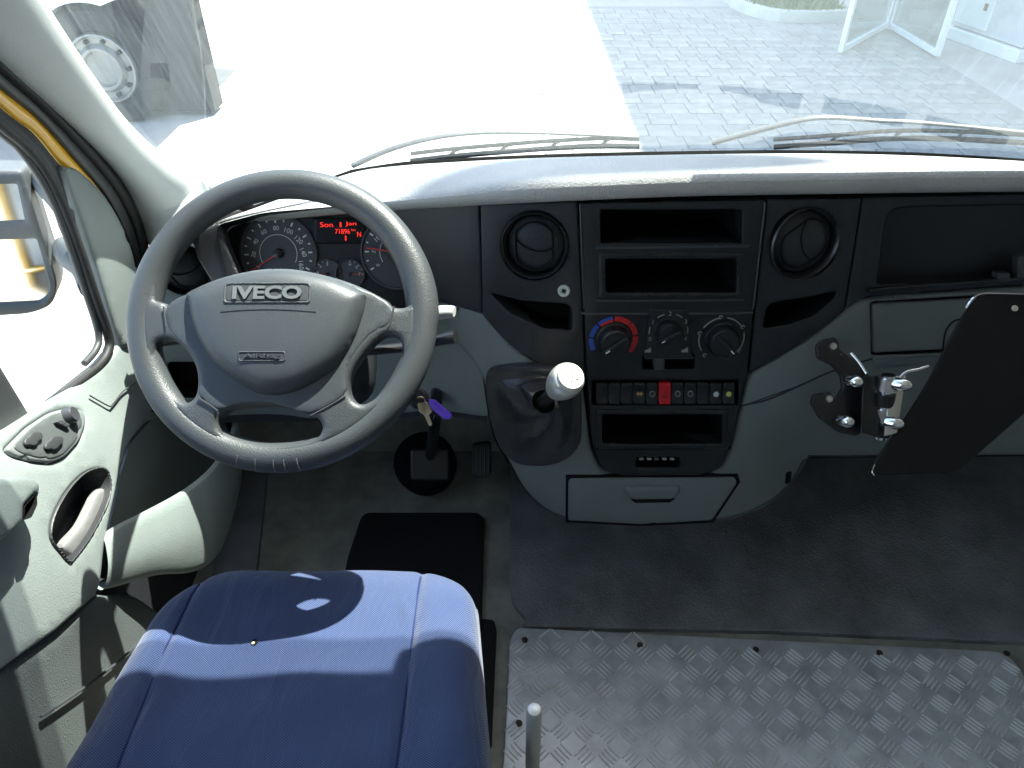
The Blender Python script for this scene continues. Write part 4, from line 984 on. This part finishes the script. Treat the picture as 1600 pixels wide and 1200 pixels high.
for dz, sc2 in ((.02, 1.012), (.06, 1.015), (.10, .99), (.13, .93)):
    b = len(V)
    for i in ring_:
        p = V[i]; V.append(Vector((c.x+(p.x-c.x)*sc2, c.y+(p.y-c.y)*sc2, p.z*0+SZ-.03-dz)))
    prev = ring_ if dz == .02 else list(range(b-nr, b))
    F += [(prev[i], prev[(i+1) % nr], b+(i+1) % nr, b+i) for i in range(nr)]
cush = build('cushion', V, F, M_seat, st, ang=80, subsurf=1)
for sg in (-1, 1):
    P = []
    for i in range(1, 24):
        t = i/24; s_ = seamS(sg, t); x, y, z = seat_pt(s_, t); y -= corner(s_, t)*(1-t); fd = max(0, 1-t/.10); z -= .035*(1-math.sqrt(max(0, 1-fd*fd))); P.append((x, y, z+.0012))
    tube('seam', P, .0014, M_seatd, cush, 2, 6)
def SEAT(u, v): return PZ(u, v, SZ-.001)
for u, v, m_, r in ((398, 1004, M_black, 4.5), (396, 1006, M_foam, 2.4), (274, 1021, M_white, 4.0)):
    lathe('burn_hole', [(r*.0009, -.003), (r*.0009, .0016 if m_ is M_black else .0022), (r*.0005, .0022 if m_ is M_black else .0030)], (SEAT(u, v), Vector((1, 0, 0)), Vector((0, 1, 0)), Vector((0, 0, 1))), m_, cush, 14)
secs = []
for z, sc2 in ((.235, .9), (.2, .95), (.06, .9), (.002, .92)): secs.append([Vector((c.x+x*.20*sc2, c.y+y*.25*sc2, z)) for x, y in rnd([(-1, -1), (1, -1), (1, 1), (-1, 1)], .25)])
loft('seat_base', secs, M_char, st, closed=True, caps=True)

# ================================================================ driver door
door = thing('driver_door', 'grey trimmed driver door with map pocket and black edged window', 'door', (-.64, .5, .1))
DB = RBF([(-200, 600, -.03), (100, 590, -.035), (200, 540, -.03), (230, 480, -.03), (0, 690, -.012), (67, 680, -.006), (130, 650, -.014), (210, 690, -.005), (0, 790, .015), (120, 805, .02), (190, 800, .018), (0, 950, .035), (120, 920, .034), (0, 1100, .04), (200, 1000, .03), (100, 1200, .04), (170, 900, .026), (300, 640, -.02), (-200, 900, .03)])
def DR(u, v): return PX(u, v, -.615+DB(u, v))
sw_o = rnd([(5, 703), (40, 668), (75, 645), (105, 637), (128, 641), (134, 658), (122, 690), (98, 716), (78, 724), (50, 722), (20, 714)], 8)
hd_o = cr([(80, 840), (84, 808), (104, 770), (130, 742), (155, 733), (168, 742), (171, 768), (160, 800), (140, 838), (118, 868), (108, 876), (95, 862)], 4, True)
up_o = [(-200, 760), (-20, 690)]+cr([(30, 658), (90, 618), (140, 586), (178, 552), (198, 510), (222, 462)], 3)+[(248, 470), (262, 560), (300, 640), (230, 660)]+cr([(205, 690), (192, 730), (176, 800), (166, 850), (160, 905), (152, 930)], 3)+cr([(90, 985), (40, 1020), (-20, 1062), (-200, 1180)], 3)
panel('door_trim', up_o, DR, M_door, door, [sw_o, hd_o], off=0, th=.025, rad=6, step=16, bstep=8)
lowd = cr([(-200, 1186), (-20, 1066), (40, 1024), (90, 989), (152, 934), (205, 930), (240, 950), (300, 1000)], 3)+[(300, 1330), (-200, 1400)]
panel('lower_trim', lowd, lambda u, v: PX(u, v, -.607+DB(u, v)*.6), mat('lower_door_vinyl', (.10, .115, .115), .55, grain=480, bump=.3, var=.1, voro=True), door, off=0, th=.03, rad=7, step=20)
tube('trim_crease', [PX(u, v, -.605+DB(u, v)*.6)+Vector((.003, 0, 0)) for u, v in ((60, 1120), (120, 1080), (180, 1035), (235, 985))], .002, M_seam, door, 5, 6)
sp = panel('switch_plate', [(67+(u-67)*.985, 684+(v-684)*.985) for u, v in sw_o], DR, mat('switch_plate_grey', (.2, .22, .22), .4), door, off=.004, th=.012, rad=4, step=8)
band_i = [(67+(u-67)*.86, 684+(v-684)*.86) for u, v in sw_o]
panel('plate_inset', band_i, DR, mat('plate_inset_grey', (.09, .1, .1), .45), sp, off=.0055, th=.004, rad=2, step=8)
for lo, nm in ((rnd([(28, 692), (42, 678), (56, 679), (58, 688), (46, 701), (30, 700)], 5), 'window_switch'), (rnd([(60, 698), (74, 684), (88, 684), (90, 694), (78, 706), (62, 706)], 5), 'window_switch')):
    panel(nm, lo, DR, M_frame, sp, off=.010, th=.010, rad=2, step=6)
panel('mirror_selector', rnd([(76, 664), (84, 660), (99, 668), (94, 672)], 2), DR, M_line, sp, off=.012, th=.008, rad=2, step=6)
f = frame(DR, 100, 653); lathe('mirror_knob', [(.012, .004), (.0118, .014), (.010, .017), (.004, .0165)], f, M_line, sp, 28)
recess('handle_recess', hd_o, DR, .035, M_char, door, .001, .9)
panel('handle_bezel', [(125+(u-125)*1.05, 805+(v-805)*1.04) for u, v in hd_o], DR, M_frame, door, [hd_o], off=.003, th=.006, rad=2, step=8)
hl = panel('door_handle', cr([(96, 850), (120, 822), (136, 792), (148, 768), (158, 764), (162, 776), (152, 806), (134, 838), (112, 866), (104, 868)], 4, True), lambda u, v: PX(u, v, -.628+DB(u, v)), mat('handle_grey', (.2, .2, .2), .35), door, off=.006, th=.012, rad=6, step=6, close=True)
arm = cr([(-120, 760), (0, 745), (40, 742), (62, 750), (67, 765), (60, 795), (40, 815), (0, 850), (-120, 930)], 4)
panel('armrest', arm+[(-160, 900), (-160, 780)], lambda u, v: PX(u, v, -.575+DB(u, v)), M_grey, door, [rnd([(42, 790), (60, 770), (61, 788), (52, 808), (41, 812)], 3)], off=0, th=.045, rad=10, step=12, close=False)
recess('armrest_opening', rnd([(42, 790), (60, 770), (61, 788), (52, 808), (41, 812)], 3), lambda u, v: PX(u, v, -.575+DB(u, v)), .03, M_black, door, -.002, .85)
# map pocket: curved wall standing off the door
pe = [(163, 842, -.592), (185, 826, -.580), (240, 798, -.560), (290, 770, -.535), (330, 738, -.51), (358, 700, -.50), (372, 660, -.50)]
pbm = [(160, 925, -.592), (190, 918, -.580), (245, 902, -.560), (300, 898, -.535), (335, 880, -.51), (356, 840, -.50), (372, 780, -.50)]
A = [PX(*p) for p in cr(pe, 5)]; B = [PX(*p) for p in cr(pbm, 5)]
back = [Vector((-.63, p.y+.03, p.z-.02)) for p in A]
loft('map_pocket', [[p+Vector((-.014, .008, -.01)) for p in A], [p+Vector((-.010, .006, .001)) for p in A], A]+[[a.lerp(b, q)+Vector((.010*math.sin(math.pi*q), -.006*math.sin(math.pi*q), 0)) for a, b in zip(A, B)] for q in (.1, .3, .5, .7, .9, 1)]+[[b+Vector((-.03, .02, -.01)) for b in B]], mat('pocket_plastic', (.21, .245, .235), .5, grain=420, bump=.25), door, sub=1)
pin = [(300, 640), (238, 655), (205, 690), (192, 730), (176, 800), (166, 845), (200, 830), (300, 780), (370, 700), (340, 640)]
panel('pocket_back', rnd(pin, 10), lambda u, v: PX(u, v, -.635), M_door, door, off=0, th=.01, step=18)
panel('pocket_liner', rnd([(205, 640), (300, 610), (380, 640), (400, 900), (150, 960), (150, 800)], 10), lambda u, v: PX(u, v, -.655), M_char, door, off=0, th=.01, step=24)
panel('pocket_underside', rnd([(158, 905), (300, 885), (340, 890), (320, 965), (230, 990), (150, 945)], 6), lambda u, v: PX(u, v, -.622), M_char, door, off=0, th=.01, step=18)
# speaker-side edge line between door and dash
tube('door_edge_line', [DR(u, v)+Vector((.004, 0, 0)) for u, v in ((136, 618), (165, 634), (172, 632), (188, 612), (208, 598))], .0012, M_seam, door, 4, 6)
# window frame and glass
LE = [(-160, 52), (0, 186), (40, 222), (72, 262), (100, 318), (126, 390), (150, 460), (166, 520)]
strip('window_frame', LD, [(-160, 52), (0, 190), (42, 226), (78, 268), (108, 322), (136, 392), (160, 462), (172, 520)], -.672, -.664, M_frame, door, .004)
cov = cr([(104, 268), (112, 262), (128, 268), (166, 306), (198, 362), (216, 418), (228, 476), (222, 520), (196, 545), (182, 512), (160, 440), (132, 350)], 3, True)
panel('corner_cover', cov, lambda u, v: PX(u, v, -.652+.02*max(0, (u-150)/80)), M_grey, door, off=0, th=.02, rad=6, step=10)
tube('window_seal', [PX(u, v, -.652) for u, v in ((-150, 62), (0, 194), (38, 226), (72, 268), (100, 324), (128, 400), (150, 468), (168, 520), (170, 545), (156, 570), (120, 600), (60, 645), (-60, 726))], .0075, M_rub, door, 6, 10)
tube('glass_run', [PX(u, v, -.660) for u, v in ((-150, 74), (0, 206), (30, 232), (62, 276), (90, 330), (116, 404), (138, 468), (154, 522), (150, 546), (132, 568))], .0055, M_frame, door, 6, 10)
tube('sill_strip', [PX(u, v, -.655) for u, v in ((140, 580), (100, 612), (55, 648), (20, 674), (-60, 735))], .007, M_chrome if False else M_frame, door, 4, 10)
panel('window_glass', [(-200, 40), (0, 192), (36, 226), (72, 272), (100, 330), (130, 410), (160, 505), (160, 540), (56, 648), (-200, 820)], lambda u, v: PX(u, v, -.665), G_side, door, off=0, th=.0, step=60)
text('glass_mark', 'IVECO', mx(-.663), 38, 606, 20, M_frame, door, off=.0, depth=.0002, rot=math.radians(38))
# window division post at the lower left
panel('window_post', rnd([(-20, 540), (0, 566), (52, 652), (40, 668), (-20, 690), (-60, 640)], 4), lambda u, v: PX(u, v, -.650), M_frame, door, off=0, th=.02, rad=6, step=10)

# ================================================================ outside mirror
mr = thing('side_mirror', 'grey outside mirror with two glasses reflecting yellow bodywork', 'mirror', PX(40, 430, -.86))
MO = plane(PX(40, 400, -.88), (.357, -.917, .17))
hs = rnd([(-140, 262), (36, 264), (50, 310), (62, 350), (92, 440), (84, 474), (50, 488), (-140, 500)], [5, 8, 20, 10, 20, 15, 20, 5])
ug = rnd([(-130, 288), (28, 286), (40, 344), (-130, 352)], 4); lg = rnd([(-130, 378), (58, 371), (80, 450), (66, 470), (-130, 480)], [4, 6, 12, 12, 4])
panel('housing', hs, MO, M_mirh, mr, [ug, lg], off=.012, th=.09, rad=7, step=12, close=True)
panel('mirror_glass', [(-130+(u+130)*1.01, v) for u, v in ug], MO, M_mir, mr, off=0, th=.004, step=40)
panel('mirror_glass', [(-130+(u+130)*1.01, v) for u, v in lg], MO, M_mir, mr, off=0, th=.004, step=40)
tube('mirror_arm', [MO(44, 300)-Vector((0, -.05, 0)), PX(75, 292, -.80), PX(98, 318, -.72), PX(112, 352, -.67)], .018, M_mirh, mr, 5, 12, 1.4)
tube('mirror_arm', [MO(80, 410)-Vector((0, -.05, 0)), PX(104, 398, -.80), PX(128, 416, -.72), PX(142, 446, -.67)], .019, M_mirh, mr, 5, 12, 1.3)

# ================================================================ hinged mounting board on the console
mb = thing('mounting_board', 'hinged black mounting board bolted to the dash by a bracket', 'bracket', DS(1300, 600))
BP = plane(PT(1480, 600, .965), (-.18, -.70, .68))
bo = rnd([(1530, 458), (1720, 462), (1700, 560), (1500, 735), (1480, 740), (1362, 743), (1366, 722), (1438, 620), (1500, 498)], [22, 6, 10, 20, 6, 8, 6, 60, 30])
bd = panel('board', bo, BP, M_gloss, mb, off=0, th=.0045, rad=2.5, step=16, close=True)
f = frame(BP, 1585, 482); lathe('board_screw', [(.0042, 0), (.004, .0012), (.002, .0018)], f[:4], M_chrome, bd, 16)
BR = plane(PT(1330, 600, .985), (.12, -.78, .62))
bk = rnd([(1276, 540), (1285, 530), (1305, 526), (1312, 534), (1312, 546), (1350, 572), (1362, 592), (1362, 662), (1340, 682), (1312, 676), (1282, 654), (1268, 630), (1272, 615), (1296, 612), (1306, 624), (1318, 606), (1314, 585), (1300, 570), (1278, 560)], 5)
brk = panel('bracket_plate', bk, BR, M_satin, mb, off=0, th=.005, rad=2, step=10, close=True)
for u, v in ((1298, 538), (1292, 620)):
    a = BR(u, v); b = DS(u, v); tube('stand_off', [a, b], .007, M_satin, brk, 1, 14)
    lathe('mount_screw', [(.005, 0), (.0045, .003), (.002, .004)], frame(BR, u+3, v+3)[:4], M_steel, brk, 16)
hA, hB = PT(1388, 588, .955), PT(1376, 682, .985)
hd = (hB-hA).normalized()
tube('hinge_pin', [hA-hd*.002, hB+hd*.002], .0085, M_chrome, mb, 1, 18)
for i in range(4):
    a = hA+(hB-hA)*(i*.25+.02); b = hA+(hB-hA)*(i*.25+.22); tube('hinge_knuckle', [a, b], .0118, M_satin if i % 2 else M_steel, mb, 1, 18)
panel('hinge_leaf', rnd([(1350, 588), (1384, 586), (1374, 684), (1346, 676)], 2), plane(PT(1365, 630, .966), (.12, -.78, .62)), M_satin, mb, off=0, th=.003, rad=1.5, close=True)
panel('hinge_leaf', rnd([(1392, 588), (1416, 586), (1402, 676), (1382, 682)], 2), plane(PT(1400, 630, .958), (-.18, -.70, .68)), M_steel, mb, off=0, th=.003, rad=1.5, close=True)
tube('spring_wire', [PT(1404, 592, .955), PT(1415, 582, .952), PT(1436, 577, .952), PT(1450, 572, .954)], .0022, M_chrome, mb, 4, 8)
tube('edge_wire', [PT(1330, 552, .975), PT(1342, 566, .968), PT(1354, 584, .962)], .0022, M_chrome, mb, 4, 8)
for u, v, du, t in ((1334, 596, 0, .962), (1321, 658, 0, .972), (1408, 601, 1, .945), (1396, 661, 1, .955)):
    d = Vector((.55 if du else .25, -.6, .35)).normalized(); o = PT(u, v, t); e = d.cross(Vector((0, 0, 1))).normalized()
    lathe('dome_nut', [(.0085, -.008), (.0085, .002), (.0075, .007), (.005, .0115), (.0015, .0135)], (o, e, d.cross(e), d), M_chrome, mb, 18)

tube('edge_highlight', [BP(u, v)+Vector((0, -.001, .001)) for u, v in ((1508, 482), (1518, 468), (1532, 459.5), (1560, 459), (1640, 461), (1715, 463))], .0016, M_chrome, mb, 3, 6)  # chrome wire laid on as the sunlit highlight of the board's top edge
tube('edge_highlight', [BP(u, v)+Vector((0, -.001, .001)) for u, v in ((1366, 726), (1362, 737), (1366, 743))], .0009, M_chrome, mb, 3, 6)  # same highlight put in at the lower corner
